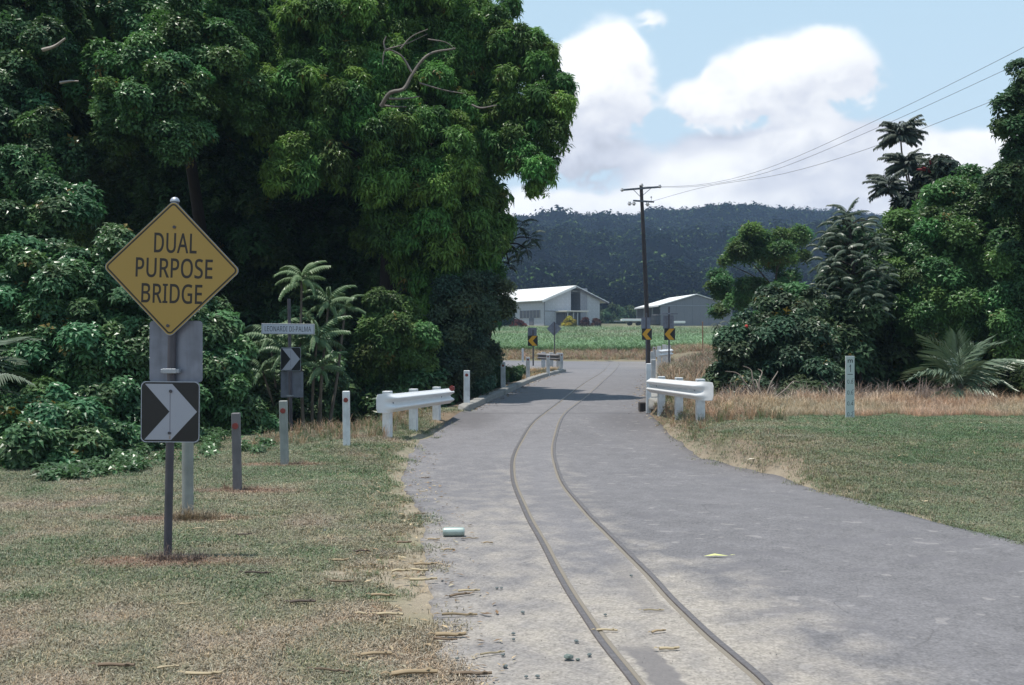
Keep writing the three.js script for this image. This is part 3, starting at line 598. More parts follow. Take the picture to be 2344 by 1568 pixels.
{ // plume-leaved small trees behind the street name sign
  const specs = [
    ['slim light green plume leaved tree rising behind the street name sign', [700, 975, 22.4], [[690, 636, 22.4, 14, .74]], [.10, .18, .055]],
    ['low spreading plume leaved tree left behind the street name sign', [672, 985, 22.8], [[618, 775, 22.6, 12, .84], [655, 810, 22.2, 11, .66], [600, 850, 22.4, 10, .6]], [.085, .16, .055]],
    ['spreading plume leaved tree right behind the street name sign', [716, 985, 22.6], [[725, 775, 22.4, 13, .84], [752, 690, 22.9, 11, .72], [735, 840, 22.3, 11, .62], [790, 700, 23.2, 8, .6]], [.085, .16, .052]],
  ];
  specs.forEach(([label, [fx, fy, fz], rs, col], k) => {
    const t = thing('plume_tree', label, 'small tree'), m = leafMat(col), foot = at(fx, fy, fz); foot.y = G(foot.x, fz) - .1;
    rs.forEach(([x, y, z, n, len], i) => { const c = at(x, y, z); mesh(i ? 'branch' : 'trunk', tube([foot.clone().add(V(.05 * i, 0, 0)), foot.clone().lerp(c, .55).add(V(.06 * (i - 1), 0, 0)), c], .045, .022, 7), M.bark, t); rosette(t, c, n, len, m, FR.tier, { seed: 30 + k * 5 + i, e0: .8, e1: -.3 }); });
  });
}
{ // big-leaved branch standing out against the hill
  const t = thing('large_leaf_tree', 'large leaved dark tree standing against the hill left of the road', 'tree');
  const c = at(1150, 560, 30), foot = groundUnder(1090, 30.5); foot.y -= .2;
  mesh('trunk', tube([foot, at(1120, 760, 30.2), c], .09, .04, 7), M.darkBark, t);
  const m = leafMat([.035, .068, .024]);
  [[1190, 520], [1205, 570], [1160, 520], [1165, 610], [1215, 545], [1185, 580]].forEach(([x, y], i) => { const p = at(x, y, 29.8 + .15 * i); mesh('branch', tube([c, c.clone().lerp(p, .6).add(V(0, .1, 0)), p], .03, .015, 5), M.darkBark, t); rosette(t, p, 5, .55, m, FR.plume, { seed: 60 + i, e0: .7, e1: -.6 }); });
}
{ // palm at the left border
  const t = thing('border_palm', 'palm at the left edge with two fronds reaching over the lawn edge', 'palm'), c = at(-75, 880, 14.6), m = leafMat([.045, .085, .03]);
  mesh('trunk', tube([V(c.x, G(c.x, 14.6) - .1, c.z), c], .10, .08, 8), M.bark, t);
  rosette(t, c, 11, 1.1, m, FR.palm, { seed: 71, e0: 1.1, e1: -.4 });
}
// ------------------------------------------------------------------ right-hand vegetation
{
  const t = thing('roadside_tree', 'tall dark tree cut by the right edge of the photo', 'tree');
  const L = [lobe(2352, 196, 24.5, 34), lobe(2330, 262, 24.5, 30), lobe(2302, 290, 24.3, 22), lobe(2352, 320, 24.6, 52), lobe(2290, 405, 24.5, 36), lobe(2340, 420, 24.8, 55), lobe(2455, 270, 25, 100), lobe(2430, 430, 25, 90), lobe(2450, 600, 25.5, 120), lobe(2360, 560, 25.4, 60)];
  crown(t, 'crown', L, SP.broad, M.leaf, 14000, { seed: 301, base: [.060, .125, .042], scale: [.5, .95], rough: .42, clump: .26, cover: .6 });
  limbs(t, groundUnder(2420, 26), at(2410, 520, 25.6), L, .22, M.darkBark);
}
{
  const t = thing('vine_mound', 'wide bright green mound of creeper covered trees on the right', 'trees');
  const L = [lobe(2160, 520, 27, 85), lobe(2250, 500, 27, 70), lobe(2300, 560, 26.6, 80), lobe(2090, 575, 27, 65), lobe(2190, 600, 26.4, 80), lobe(2040, 620, 27, 45), lobe(2110, 650, 26.3, 70), lobe(2270, 650, 26, 80), lobe(2200, 700, 25.8, 70), lobe(2100, 735, 26, 60), lobe(2330, 690, 25.6, 80), lobe(2290, 765, 25.4, 60), lobe(2040, 700, 26.8, 40), lobe(2220, 470, 27.5, 60)];
  crown(t, 'foliage', L, SP.small, M.leafShiny, 34000, { seed: 302, base: [.085, .190, .050], up: .66, scale: [.75, 1.3], rough: .42, clump: .28, cover: .68, vary: .4 });
  const dk = [lobe(2120, 830, 27.4, 80), lobe(2220, 840, 27, 90), lobe(2310, 850, 26.6, 80), lobe(2020, 820, 27.8, 70), lobe(2050, 900, 27.5, 60), lobe(2150, 900, 27, 60), lobe(2260, 910, 26.6, 60), lobe(1960, 760, 29.5, 70), lobe(1960, 860, 29.3, 70), lobe(2380, 800, 26, 90)];
  crown(t, 'undergrowth', dk, SP.broad, M.leafDull, 6500, { seed: 303, base: [.056, .115, .036], scale: [1.0, 1.6], clump: .5, stray: .5 });
  [[2150, 560], [2250, 560], [2080, 620], [2210, 640]].forEach(([x, y], i) => { const f = groundUnder(x - 10, 27.4); mesh('trunk', tube([f, f.clone().lerp(at(x, y, 27.2), .5).add(V(.15, 0, 0)), at(x, y, 27.2)], .10, .05, 7), M.darkBark, t); });
}
{ // dark layered tree
  const t = thing('layered_tree', 'dark tree with drooping tiers of shining fronds in front of the green mound', 'tree');
  const foot = groundUnder(1966, 25.4), top = at(1942, 495, 25.4);
  mesh('trunk', tube([foot, at(1960, 720, 25.4), top], .075, .035, 8), M.darkBark, t);
  const r = rng(88), m = leafMat([.040, .076, .034], .45);
  rosette(t, at(1940, 492, 25.4), 8, .5, m, FR.tier, { seed: 880, e0: 1.0, e1: .1 });
  for (let k = 0; k < 10; k++) {
    const y = 512 + k * 22, R = [.42, .55, .64, .7, .74, .78, .8, .8, .78, .7][k], nb = k < 2 ? 3 : 4, ax = 1941 + (y - 495) * .08;
    for (let i = 0; i < nb; i++) {
      const a = k * 1.1 + i * 6.283 / nb + .5 * r(), c0 = at(ax, y + 8, 25.4), c = c0.clone().add(V(Math.cos(a) * R * (.75 + .35 * r()), .08 + .16 * r(), Math.sin(a) * R * .9));
      mesh('branch', tube([c0, c0.clone().lerp(c, .5).add(V(0, .06, 0)), c], .02, .012, 5), M.darkBark, t);
      rosette(t, c, 6, .40 + .12 * r(), m, FR.tier, { seed: 900 + k * 7 + i, e0: .45, e1: -.35, drop: .1 });
    }
  }
  crown(t, 'foliage', [lobe(1946, 570, 26.2, 24, 2), lobe(1940, 660, 26.2, 42), lobe(1965, 700, 26.3, 40), lobe(1915, 760, 27, 55), lobe(1985, 760, 27, 50), lobe(1915, 830, 26.5, 50), lobe(1960, 870, 26.5, 40), lobe(1995, 830, 26.6, 45), lobe(1930, 745, 25.2, 36), lobe(1975, 750, 25.2, 34), lobe(1910, 790, 25.1, 36), lobe(1950, 820, 25, 32), lobe(1900, 860, 24.8, 34)], SP.broad, M.leaf, 5200, { seed: 305, base: [.050, .098, .036], scale: [.8, 1.3], clump: .3 });
}
{ // the slender trees with umbrella crowns, standing higher than the mound
  const specs = [
    ['slender tree whose small umbrella crown stands highest above the mound', [2087, 480], [[2060, 305, 34.5, 15, .80]], [2063, 345]],
    ['slender tree with second umbrella crown just below the highest one', [2093, 480], [[2074, 376, 34, 14, .80]], [2086, 440]],
    ['slender tree whose umbrella crown hangs lowest and farthest left', [2105, 470], [[2034, 425, 33.6, 10, .70]], [2070, 450]],
  ];
  specs.forEach(([label, [fx, fy], rs, mid], k) => {
    const t = thing('umbrella_crown_tree', label, 'small tree', V(0, 0, 0), 'slender umbrella crowned trees'), m = leafMat([.030, .052, .028], .08);
    const foot = groundUnder(fx + 12, 34 - k * .3);
    rs.forEach(([x, y, z, n, len]) => { const c = at(x, y, z); mesh('trunk', tube([foot, at(fx, fy, z), at(mid[0], mid[1], z), c], .06, .025, 7), M.bark, t); rosette(t, c, n + 22, len, m, FR.umbrella, { seed: 90 + k, e0: .70, e1: -.22, drop: .30 }); });
  });
  const t = thing('red_spiked_tree', 'broad leaved tree with red flower spikes standing out against the sky at right', 'tree');
  const L = [lobe(2144, 396, 32.4, 24), lobe(2140, 405, 33, 30), lobe(2165, 425, 33, 34), lobe(2120, 440, 33, 28), lobe(2200, 425, 33, 26), lobe(2145, 450, 33, 34), lobe(2100, 470, 33.4, 30), lobe(2180, 455, 33, 26)];
  crown(t, 'crown', L, SP.big, M.leaf, 620, { seed: 306, base: [.034, .058, .032], scale: [.8, 1.15], yellow: 0 });
  mesh('trunk', tube([groundUnder(2150, 33.3), at(2148, 560, 33.2), at(2146, 430, 33)], .09, .05, 7), M.bark, t);
  const red = MAT([.22, .03, .035], .7);
  [[2132, 392, 2128, 368], [2132, 392, 2140, 374], [2133, 392, 2160, 366], [2130, 393, 2110, 384], [2130, 394, 2098, 388], [2190, 415, 2205, 398], [2225, 430, 2240, 410], [2228, 432, 2260, 425], [2226, 432, 2232, 402], [2185, 430, 2176, 416]].forEach(([a, b, c, d]) => mesh('flower_spike', tube([at(a, b, 32.6), at((a + c) / 2, (b + d) / 2 - 2, 32.5), at(c, d, 32.4)], .045, .03, 6), red, t));
}
{ // sparse tree by the paddock
  const t = thing('open_branched_tree', 'open branched tree with flat leaf tiers in front of the grey shed', 'tree');
  const L = [[1689, 573, 30], [1726, 548, 32], [1771, 556, 34], [1823, 549, 28], [1789, 592, 36], [1726, 594, 34], [1670, 606, 24], [1756, 616, 34], [1659, 668, 30], [1707, 668, 32], [1640, 715, 20], [1737, 690, 34], [1810, 600, 26], [1800, 640, 28], [1690, 700, 26], [1655, 642, 18], [1790, 675, 26]].map(([x, y, r]) => lobe(x, y, 46 + 2 * Math.sin(x), r * .9, .34));
  crown(t, 'crown', L, SP.small, M.leaf, 3300, { seed: 307, base: [.088, .180, .052], scale: [1.1, 1.8], up: .8, clump: .34, cover: .6, stray: .06 });
  limbs(t, groundUnder(1772, 46), at(1772, 660, 46), L, .13, M.bark, .2);
}
{ // bush beside the right guardrail with bare branches at its foot
  const t = thing('wide_bush', 'wide dark bush with bare branches at its foot beside the right guardrail', 'shrub');
  const L = [lobe(1790, 735, 24, 52), lobe(1845, 765, 24, 52), lobe(1720, 770, 23.6, 48), lobe(1690, 815, 23.5, 48), lobe(1760, 810, 23.4, 56), lobe(1840, 830, 23.6, 58), lobe(1670, 880, 23.6, 36), lobe(1795, 870, 24, 50), lobe(1860, 885, 23, 42), lobe(1700, 912, 22.5, 30), lobe(1820, 912, 22.4, 34), lobe(1880, 915, 22.6, 30), lobe(1830, 710, 24.6, 36), lobe(1710, 905, 24.2, 36)];
  crown(t, 'foliage', L, SP.broad, M.leafShiny, 8500, { seed: 308, base: [.055, .10, .042], scale: [.55, .95], rough: .3, clump: .24, cover: .75 });
  const top = [lobe(1810, 700, 25, 34), lobe(1850, 715, 25, 34), lobe(1780, 712, 25, 28)];
  crown(t, 'foliage', top, SP.broad, M.leaf, 1200, { seed: 309, base: [.10, .19, .06], scale: [.6, 1], clump: .24 });
  const foot = at(1742, 925, 20.6); foot.y = G(foot.x, 20.6);
  [[1700, 838], [1660, 850], [1735, 845], [1780, 850], [1830, 875], [1690, 890], [1770, 885], [1715, 870]].forEach(([x, y], i) => { const p = at(x, y, 20.9 + .1 * i); mesh('branch', tube([foot.clone().add(V(.02 * i, 0, 0)), foot.clone().lerp(p, .5).add(V(.05 * Math.sin(i * 2), .06, .1)), p.clone().lerp(foot, .25).add(V(.06, .12, 0)), p], .022, .007, 6), M.bark2, t); });
  mesh('red_flower', new THREE.IcosahedronGeometry(.04, 1).translate(...at(1708, 747, 23.2).toArray()), MAT([.4, .03, .02], .7), t);
}
{ // young palm
  const c = at(2195, 890, 20.6), t = thing('young_palm', 'young palm with arching shiny fronds at the right verge', 'palm'), m = leafMat([.105, .165, .085], .9);
  mesh('stem', tube([V(c.x, G(c.x, 20.6) - .05, c.z), c.clone().add(V(.02, .1, 0))], .09, .06, 8), M.bark, t);
  [[2190, 765, .25], [2265, 778, .3], [2118, 790, .35], [2085, 858, .5], [2330, 815, .5], [2270, 790, .2], [2150, 950, .8], [2310, 870, .5], [2120, 830, .4], [2290, 915, .5], [2180, 800, -.2], [2240, 840, .7], [2225, 790, -.3], [2160, 860, .7], [2340, 845, .2]].forEach(([x, y, dz], i) => {
    const p = at(x, y, 20.6 - dz), d = p.clone().sub(c), L = d.length(), f = mesh('frond', FR.palm[i % 3], m, t);
    f.position.copy(c); f.rotation.set(0, Math.atan2(-d.z, d.x), 0); f.rotateZ(Math.asin(clamp(d.y / L, -1, 1)) + .38); f.scale.set(L * 1.22, L * 1.22, L);
  });
}
{ // shrub crowding the far right verge
  const t = thing('verge_shrub', 'small leafy shrub at the right edge beside the young palm', 'shrub'), L = [lobe(2335, 930, 20.5, 34), lobe(2350, 890, 21, 30), lobe(2380, 940, 20.3, 50)];
  crown(t, 'foliage', L, SP.small, M.leaf, 900, { seed: 310, base: [.06, .10, .03], scale: [.8, 1.2] });
  mesh('stem', tube([groundUnder(2350, 20.5), at(2345, 930, 20.5), at(2350, 890, 21)], .03, .01, 5), M.bark, t);
}

// ------------------------------------------------------------------ signs and posts
function canvasTex(w, h, draw) { const c = document.createElement('canvas'); c.width = w; c.height = h; draw(c.getContext('2d')); const t = new THREE.CanvasTexture(c); t.colorSpace = THREE.SRGBColorSpace; return t; }
const fitText = (x, s, cx, base, w, cap, font = 'bold 100px sans-serif', sw = 0) => { x.save(); x.font = font; x.textAlign = 'left'; x.textBaseline = 'alphabetic'; const m = x.measureText(s).width; x.translate(cx - w / 2, base); x.scale(w / m, cap / 71.4); x.fillText(s, 0, 0); if (sw) { x.lineWidth = sw; x.lineJoin = 'miter'; x.strokeStyle = x.fillStyle; x.strokeText(s, 0, 0); } x.restore(); };
function roundRect(w, h, r) { const s = new THREE.Shape(), a = w / 2, b = h / 2; s.moveTo(-a + r, -b); s.lineTo(a - r, -b); s.absarc(a - r, -b + r, r, -Math.PI / 2, 0); s.lineTo(a, b - r); s.absarc(a - r, b - r, r, 0, Math.PI / 2); s.lineTo(-a + r, b); s.absarc(-a + r, b - r, r, Math.PI / 2, Math.PI); s.lineTo(-a, -b + r); s.absarc(-a + r, -b + r, r, Math.PI, Math.PI * 1.5); return s; }
function plate(w, h, r, back, turn = 0) { const g = new THREE.ExtrudeGeometry(roundRect(w, h, r), { depth: .003, bevelEnabled: false, curveSegments: 6 }); if (turn) g.rotateZ(turn); return metreUV(g); }
function face(w, h, r, turn, W = w, H = h) { let g = new THREE.ShapeGeometry(roundRect(w, h, r), 6); if (turn) g.rotateZ(turn); const p = g.attributes.position, uv = g.attributes.uv; for (let i = 0; i < p.count; i++) uv.setXY(i, p.getX(i) / W + .5, p.getY(i) / H + .5); return g; }
const signMat = (t) => MAT([1, 1, 1], .45, { map: t });
const grime = (x, w, h, n, seed, c) => { const r = rng(seed); for (let i = 0; i < n; i++) { x.fillStyle = c + (.02 + .05 * r()) + ')'; x.fillRect(r() * w, r() * h, 1 + r() * 2, 4 + r() * 40); } };
const chevronTex = canvasTex(512, 528, (x) => {
  x.fillStyle = '#141317'; x.fillRect(0, 0, 512, 528); x.strokeStyle = '#a9adb8'; x.lineWidth = 7; x.beginPath(); x.roundRect(4, 4, 504, 520, 46); x.stroke();
  x.fillStyle = '#9e9faa'; x.beginPath(); for (const [a, b] of [[35, 22], [272, 22], [490, 262], [265, 506], [32, 506], [250, 262]]) x.lineTo(a, b); x.fill();
  grime(x, 512, 528, 160, 4, 'rgba(60,55,60,'); x.fillStyle = 'rgba(90,86,96,.5)'; x.fillRect(250, 70, 10, 360); x.fillStyle = 'rgba(120,80,50,.35)'; x.fillRect(246, 470, 16, 30);
});
const yellowChevronTex = canvasTex(256, 270, (x) => { x.fillStyle = '#17150f'; x.fillRect(0, 0, 256, 270); x.fillStyle = '#d19a1a'; x.beginPath(); for (const [a, b] of [[240, 8], [120, 8], [10, 135], [120, 262], [240, 262], [130, 135]]) x.lineTo(a, b); x.fill(); grime(x, 256, 270, 60, 5, 'rgba(40,30,10,'); });
const diamondTex = canvasTex(1024, 1024, (x) => {
  x.fillStyle = '#a3843f'; x.fillRect(0, 0, 1024, 1024);
  x.strokeStyle = '#231b12'; x.lineWidth = 12; x.save(); x.translate(512, 512); x.rotate(Math.PI / 4); x.beginPath(); x.roundRect(-344, -344, 688, 688, 26); x.stroke(); x.restore();
  x.fillStyle = '#231b14'; fitText(x, 'DUAL', 530, 392, 330, 142, '100px sans-serif', 2.5); fitText(x, 'PURPOSE', 528, 576, 590, 138, '100px sans-serif', 2.5); fitText(x, 'BRIDGE', 516, 766, 470, 138, '100px sans-serif', 2.5);
  grime(x, 1024, 1024, 300, 6, 'rgba(90,60,20,');
});
const nameTex = canvasTex(1024, 224, (x) => { x.fillStyle = '#b9bcc6'; x.fillRect(0, 0, 1024, 224); x.strokeStyle = '#3a3c46'; x.lineWidth = 5; x.strokeRect(10, 10, 1004, 204); x.fillStyle = '#20222c'; fitText(x, 'LEONARDI DI-PALMA', 510, 168, 910, 112, '100px sans-serif'); });
const discGeo = new THREE.CylinderGeometry(.034, .034, .012, 18).rotateX(Math.PI / 2);
const boltGeo = new THREE.CylinderGeometry(.012, .012, .014, 8).rotateX(Math.PI / 2);
const clampGeo = mergeGeometries([box(.10, .035, .012, 0, 0, .045, .003), box(.025, .03, .05, .055, 0, .02, .003), box(.025, .03, .05, -.055, 0, .02, .003)]);

{ // the near warning sign
  const b = gnd(383, 1277), Z = -b.z, s = F / Z, t = thing('warning_sign', 'yellow diamond warning sign with black chevron plate below, in left foreground', 'road sign', b);
  const loc = (px, py, dz = 0) => at(px, py, Z).sub(b).add(V(0, 0, dz)), top = loc(400, 459), turn = -.031;
  const pole = cyl(.030, .030, top.y + .15, 16); pole.translate(0, top.y / 2 - .075, 0);
  const pm = mesh('post', pole, M.darkPost, t); pm.rotation.z = -Math.atan2(top.x, top.y);
  const cap = mesh('post_cap', metreUV(new THREE.SphereGeometry(.036, 14, 8, 0, 6.3, 0, 1.6)), M.galv, t); cap.position.copy(loc(400, 462));
  const D = 222 / s, d = mesh('diamond_plate', plate(D, D, .04, null, Math.PI / 4), M.galv, t); d.position.copy(loc(396.5, 616, .036)); d.rotation.z = turn;
  const fc = mesh('diamond_face', face(D - .008, D - .008, .04, Math.PI / 4, D * 1.4142, D * 1.4142), signMat(diamondTex), d); fc.position.z = .0052;
  for (const [x, y] of [[400, 521], [392, 746]]) { const o = mesh('bolt', boltGeo, M.darkPost, d); o.position.copy(loc(x, y, .044)).sub(d.position); }
  const W = 134 / s, H = 139 / s, c = mesh('chevron_plate', plate(W, H, .035), M.galv, t); c.position.copy(loc(393, 942, .036)); c.rotation.z = -.008;
  const cf = mesh('chevron_face', face(W - .004, H - .004, .034, 0, W, H), signMat(chevronTex), c); cf.position.z = .0052;
  for (const [x, y] of [[394, 895], [392, 990]]) { const o = mesh('bolt', boltGeo, M.darkPost, c); o.position.copy(loc(x, y, .044)).sub(c.position); }
  const bk = mesh('back_plate', plate(122 / s, 142 / s, .03), M.plateBack, t); bk.position.copy(loc(399, 805, -.038));
  const cl = mesh('clamp', clampGeo, M.galv, t); cl.position.copy(loc(392, 849, 0));
}
{ // the street name sign
  const b = at(667, 1032, 21.6), Z = 21.6, s = F / Z; b.y = Math.min(b.y, G(b.x, Z)); const t = thing('street_name_sign', 'white street name blade above a small white chevron sign on a slim pole', 'road sign', b);
  const loc = (px, py, dz = 0) => at(px, py, Z).sub(b).add(V(0, 0, dz)), top = loc(661, 684);
  const pole = cyl(.034, .034, top.y + .2, 14); pole.translate(0, top.y / 2 - .1, 0); const pm = mesh('post', pole, M.darkPost, t); pm.rotation.z = -Math.atan2(top.x, top.y);
  const nw = 121 / s, nh = 24 / s, n = mesh('name_blade', box(nw, nh, .03, 0, 0, 0, .004), M.whitePaint, t); n.position.copy(loc(660, 753, .052)); n.rotation.z = -.012;
  mesh('name_face', face(nw - .006, nh - .006, .004, 0), signMat(nameTex), n).position.z = .0172;
  const W = 46 / s, H = 54 / s, c = mesh('chevron_plate', plate(W, H, .02), M.galv, t); c.position.copy(loc(666, 822, .04));
  mesh('chevron_face', face(W - .004, H - .004, .02, 0, W, H), signMat(chevronTex), c).position.z = .0052;
  const bk = mesh('back_plate', plate(52 / s, 60 / s, .02), M.plateBack, t); bk.position.copy(loc(667, 880, -.042));
  const cl = mesh('clamp', clampGeo, M.galv, t); cl.position.copy(loc(664, 906, 0));
}
// guide posts: plan pixel of the foot, of the top, width, material, label
function guidePost(px, py, topY, w, mat, label, o = {}) {
  const b = o.Z ? at(px, py, o.Z) : gnd(px, py), Z = -b.z, s = F / Z, h = (py - topY) / s, W = w / s, t = thing('guide_post', label, 'guide post', b, o.group);
  t.rotation.z = o.lean ?? 0;
  mesh('post', o.round ? metreUV(new THREE.CylinderGeometry(W / 2, W / 2, h + .2, 8).translate(0, h / 2 - .1, 0)) : box(W, h + .2, W * .75, 0, h / 2 - .1, 0, .012), mat, t);
  if (o.disc !== false) { const d = mesh('reflector', discGeo, M.red, t); d.position.set(0, h - (o.disc ?? .13), o.round ? W / 2 + .004 : W * .375 + .004); d.scale.setScalar(clamp(W / .085, .7, 1)); }
  return t;
}
guidePost(429, 1188, 968, 27, M.weathered2, 'thick weathered guide post close behind the yellow diamond sign', { round: true, disc: false, kill: true });
guidePost(543, 1125, 945, 19, M.weathered, 'dark weathered guide post with red reflector, alone on the lawn', { kill: true, lean: .02, disc: .14 });
guidePost(651, 1066, 917, 18, M.weathered2, 'grey weathered guide post in front of the street name sign pole', { kill: true, lean: .02 });
guidePost(793, 1021, 895, 16, M.whitePaint, 'clean white guide post on the bare soil before the left guardrail', { kill: false, lean: .01 });
guidePost(1068, 937, 848, 14, M.whitePaint, 'white bridge post nearest the left guardrail, first along the left kerb', { disc: .1, group: 'white posts along the left bridge kerb' });
guidePost(1151, 897, 829, 11, M.whitePaint, 'second white bridge post along the left kerb, before the dark creek bush', { disc: .1, group: 'white posts along the left bridge kerb' });
guidePost(1208, 873, 817, 9, M.whitePaint, 'third white bridge post along the left kerb, before the dry grass', { disc: .1, group: 'white posts along the left bridge kerb' });
guidePost(1254, 861, 811, 8, M.whitePaint, 'fourth white bridge post, in front of the far left guardrail', { disc: .1, group: 'white posts along the left bridge kerb' });
guidePost(1285, 851, 808, 7, M.whitePaint, 'last white bridge post at the far end of the left kerb', { disc: .1, group: 'white posts along the left bridge kerb' });
guidePost(1196, 829, 798, 4.5, M.whitePaint, 'small distant white post beside the crossing road behind the bridge', { disc: false });
guidePost(1484, 924, 832, 11.5, M.whitePaint, 'white bridge post on the dark kerb block beside the right guardrail', { disc: false, group: 'white posts along the right bridge kerb', Z: 22.3 });
guidePost(1495, 866, 823, 10, M.whitePaint, 'second white bridge post along the right kerb', { disc: false, group: 'white posts along the right bridge kerb', Z: 33 });
guidePost(1492, 842, 805, 7, M.whitePaint, 'third white bridge post along the right kerb', { disc: false, group: 'white posts along the right bridge kerb', Z: 42 });
guidePost(1497, 826, 794, 6, M.whitePaint, 'farthest white bridge post along the right kerb', { disc: .08, group: 'white posts along the right bridge kerb', Z: 50 });

// the bridge: kerb beams and the edges of its deck
{
  const t = thing('bridge', 'low road bridge with rough grey kerb beams over the creek', 'bridge');
  const kerb = (pts, w, h, seed) => {
    for (let k = 0; k < pts.length - 1; k++) {
      const a = pts[k], b = pts[k + 1], n = 12, pos = [], uv = [], idx = [], prof = [[-.5, -.3], [-.5, .82], [-.36, 1], [.36, 1], [.5, .82], [.5, -.3]];
      const dir = b.clone().sub(a).setY(0).normalize(), nx = -dir.z, nz = dir.x;
      for (let i = 0; i <= n; i++) {
        const u = .012 + .976 * i / n, p = a.clone().lerp(b, u), ww = w * (1 + .12 * noise(k * 3 + i * .5, seed)), hh = h * (1 + .14 * noise(k * 5 + i * .6, seed + 3)) * (i % n === 0 ? .9 : 1);
        for (const [o, y] of prof) { pos.push(p.x + nx * o * ww, G(p.x, -p.z) + y * hh, p.z + nz * o * ww); uv.push(u * 4, o + y); }
        if (i) for (let c = 0; c < 5; c++) { const q = (i - 1) * 6 + c; idx.push(q, q + 6, q + 1, q + 1, q + 6, q + 7); }
      }
      for (const e of [0, n * 6]) idx.push(e, e + 1, e + 2, e, e + 2, e + 3, e, e + 3, e + 4, e, e + 4, e + 5);
      mesh('kerb_beam', geoFrom(pos, uv, idx), M.concrete, t);
    }
  };
  kerb([[1066, 942], [1108, 923], [1150, 905], [1180, 890], [1208, 877], [1234, 867], [1253, 861], [1293, 851]].map(([x, y]) => gnd(x, y)).map((p, i) => p.setX(p.x - .06)), .24, .15, 2);
  kerb([22.1, 26, 30, 35, 40, 46, 52].map((Z) => V(edgeRfar(Z) + .12, 0, -Z)), .3, .19, 7);
  const blk = gnd(1477, 944); mesh('kerb_block', box(.24, .24, .3, blk.x, blk.y + .09, blk.z - .16, .02), MAT([.05, .042, .04], .9, { map: wearTex }), t);
  for (const side of [-1, 1]) for (let k = 0; k < 3; k++) {
    const Z0 = 25 + k * 8, Z1 = 33 + k * 8 - .03, f = side < 0 ? (Z) => edgeL0(Z) - .25 : (Z) => edgeRfar(Z) + .3, pos = [], idx = [];
    for (let i = 0; i <= 8; i++) { const Z = lerp(Z0, Z1, i / 8), x = f(Z); for (const [dx, dy] of [[0, -.02], [0, -.55], [-side * .5, -.55]]) pos.push(x + dx, gBase(Z) + dy, -Z); if (i) for (let c = 0; c < 2; c++) { const a = (i - 1) * 3 + c; idx.push(a, a + 3, a + 1, a + 1, a + 3, a + 4); } }
    mesh('deck_edge', geoFrom(pos, pos.flatMap((v, i) => i % 3 === 0 ? [v, pos[i + 1]] : []), idx), M.concrete, t);
  }
}
// W-beam guardrails
function guardrail(label, A, B, ends, posts, o = {}) {                               // A near end, B far end (centres of the beam); ends: which ends curl into a rounded wing; side of the traffic +1 = right
  const dir = B.clone().sub(A), L = dir.length(), mid = A.clone(), t = thing('guardrail', label, 'guardrail', V(A.x, G(A.x, -A.z), A.z), o.group); dir.normalize();
  const flat = dir.clone().setY(0).normalize(), out = V(-flat.z, 0, flat.x).multiplyScalar(o.side), pos = [], uv = [], idx = [], n = 60, K = 20;
  const H = .148 * (o.k ?? 1), hk = o.k ?? 1;
  for (let i = 0; i <= n; i++) {
    const u = -.02 + i / n * 1.04, x = u * L, e0 = ends[0] ? sm(.42, 0, x) : 0, e1 = ends[1] ? sm(L - .42, L, x) : 0, e = Math.max(e0, e1), back = -.15 * e * e, h = H * (1 + .05 * Math.sin(Math.PI * Math.min(e, 1))) * ((s2) => .5 + .5 * Math.sqrt(1 - (1 - s2) * (1 - s2)))(clamp(ends[0] && x < L / 2 ? (x + .02 * L) / .12 : 1));
    const c = A.clone().addScaledVector(dir, x - back * .3 * (e0 > e1 ? -1 : 1));
    for (let k = 0; k <= K * 2 + 1; k++) {
      const front = k <= K, q = (front ? k : K * 2 + 1 - k) / K * 2 - 1, w = (.5 - .5 * Math.cos(q * Math.PI * 2)) * .082, cv = .02;
      const z = lerp(w, cv, sm(.1, .75, e)) * hk + back + (front ? .004 : 0);
      pos.push(c.x + out.x * z - mid.x, c.y + q * h - t.position.y, c.z + out.z * z - mid.z); uv.push(x, q);
    }
    const w = K * 2 + 2;
    if (i) for (let k = 0; k < w; k++) { const a = (i - 1) * w + k, b = (i - 1) * w + (k + 1) % w; idx.push(a, a + w, b, b, a + w, b + w); }
  }
  mesh('beam', geoFrom(pos, uv, idx), o.mat ?? M.railPaint, t);
  for (const [u, wid, dep, topUp] of posts) {
    const p = A.clone().addScaledVector(dir, u * L).addScaledVector(out, -.02 - dep / 2), g = G(p.x, -p.z), h = p.y + (topUp ?? .19) * hk - g;
    const m = mesh('post', box(wid, h + .3, dep, 0, h / 2 - .15, 0, .008), M.whitePaint, t); m.position.set(p.x - mid.x, g - t.position.y, p.z - mid.z); m.rotation.y = Math.atan2(-flat.z, flat.x);
    if (Math.abs(u - .5) > .2) { const bo = mesh('bolt', boltGeo, M.galv, t); const q = A.clone().addScaledVector(dir, u * L).addScaledVector(out, .012); bo.position.set(q.x - mid.x, q.y - t.position.y, q.z - mid.z); bo.rotation.y = Math.atan2(out.x, out.z); }
  }
  return t;
}
guardrail('short white guardrail with rounded wing end at left before the bridge', at(884, 924, 16.9), at(1028, 906, 21.1), [true, false], [[.08, .15, .13], [.45, .15, .13], [.84, .15, .13]], { side: 1 });
guardrail('short white guardrail with rounded wing end on the right before the bridge', at(1610, 896, 17.1), at(1490, 882, 21.7), [true, false], [[.13, .15, .13], [.50, .15, .13], [.86, .15, .13]], { side: -1 });
guardrail('distant guardrail seen from behind at the far left end of the bridge', at(1281, 818, 56), at(1233, 815, 60), [true, false], [[.15, .2, .2], [.5, .2, .2], [.88, .2, .2]], { side: -1, k: 1.2, mat: M.weathered });  // darker beam material stands in for the shade on its back
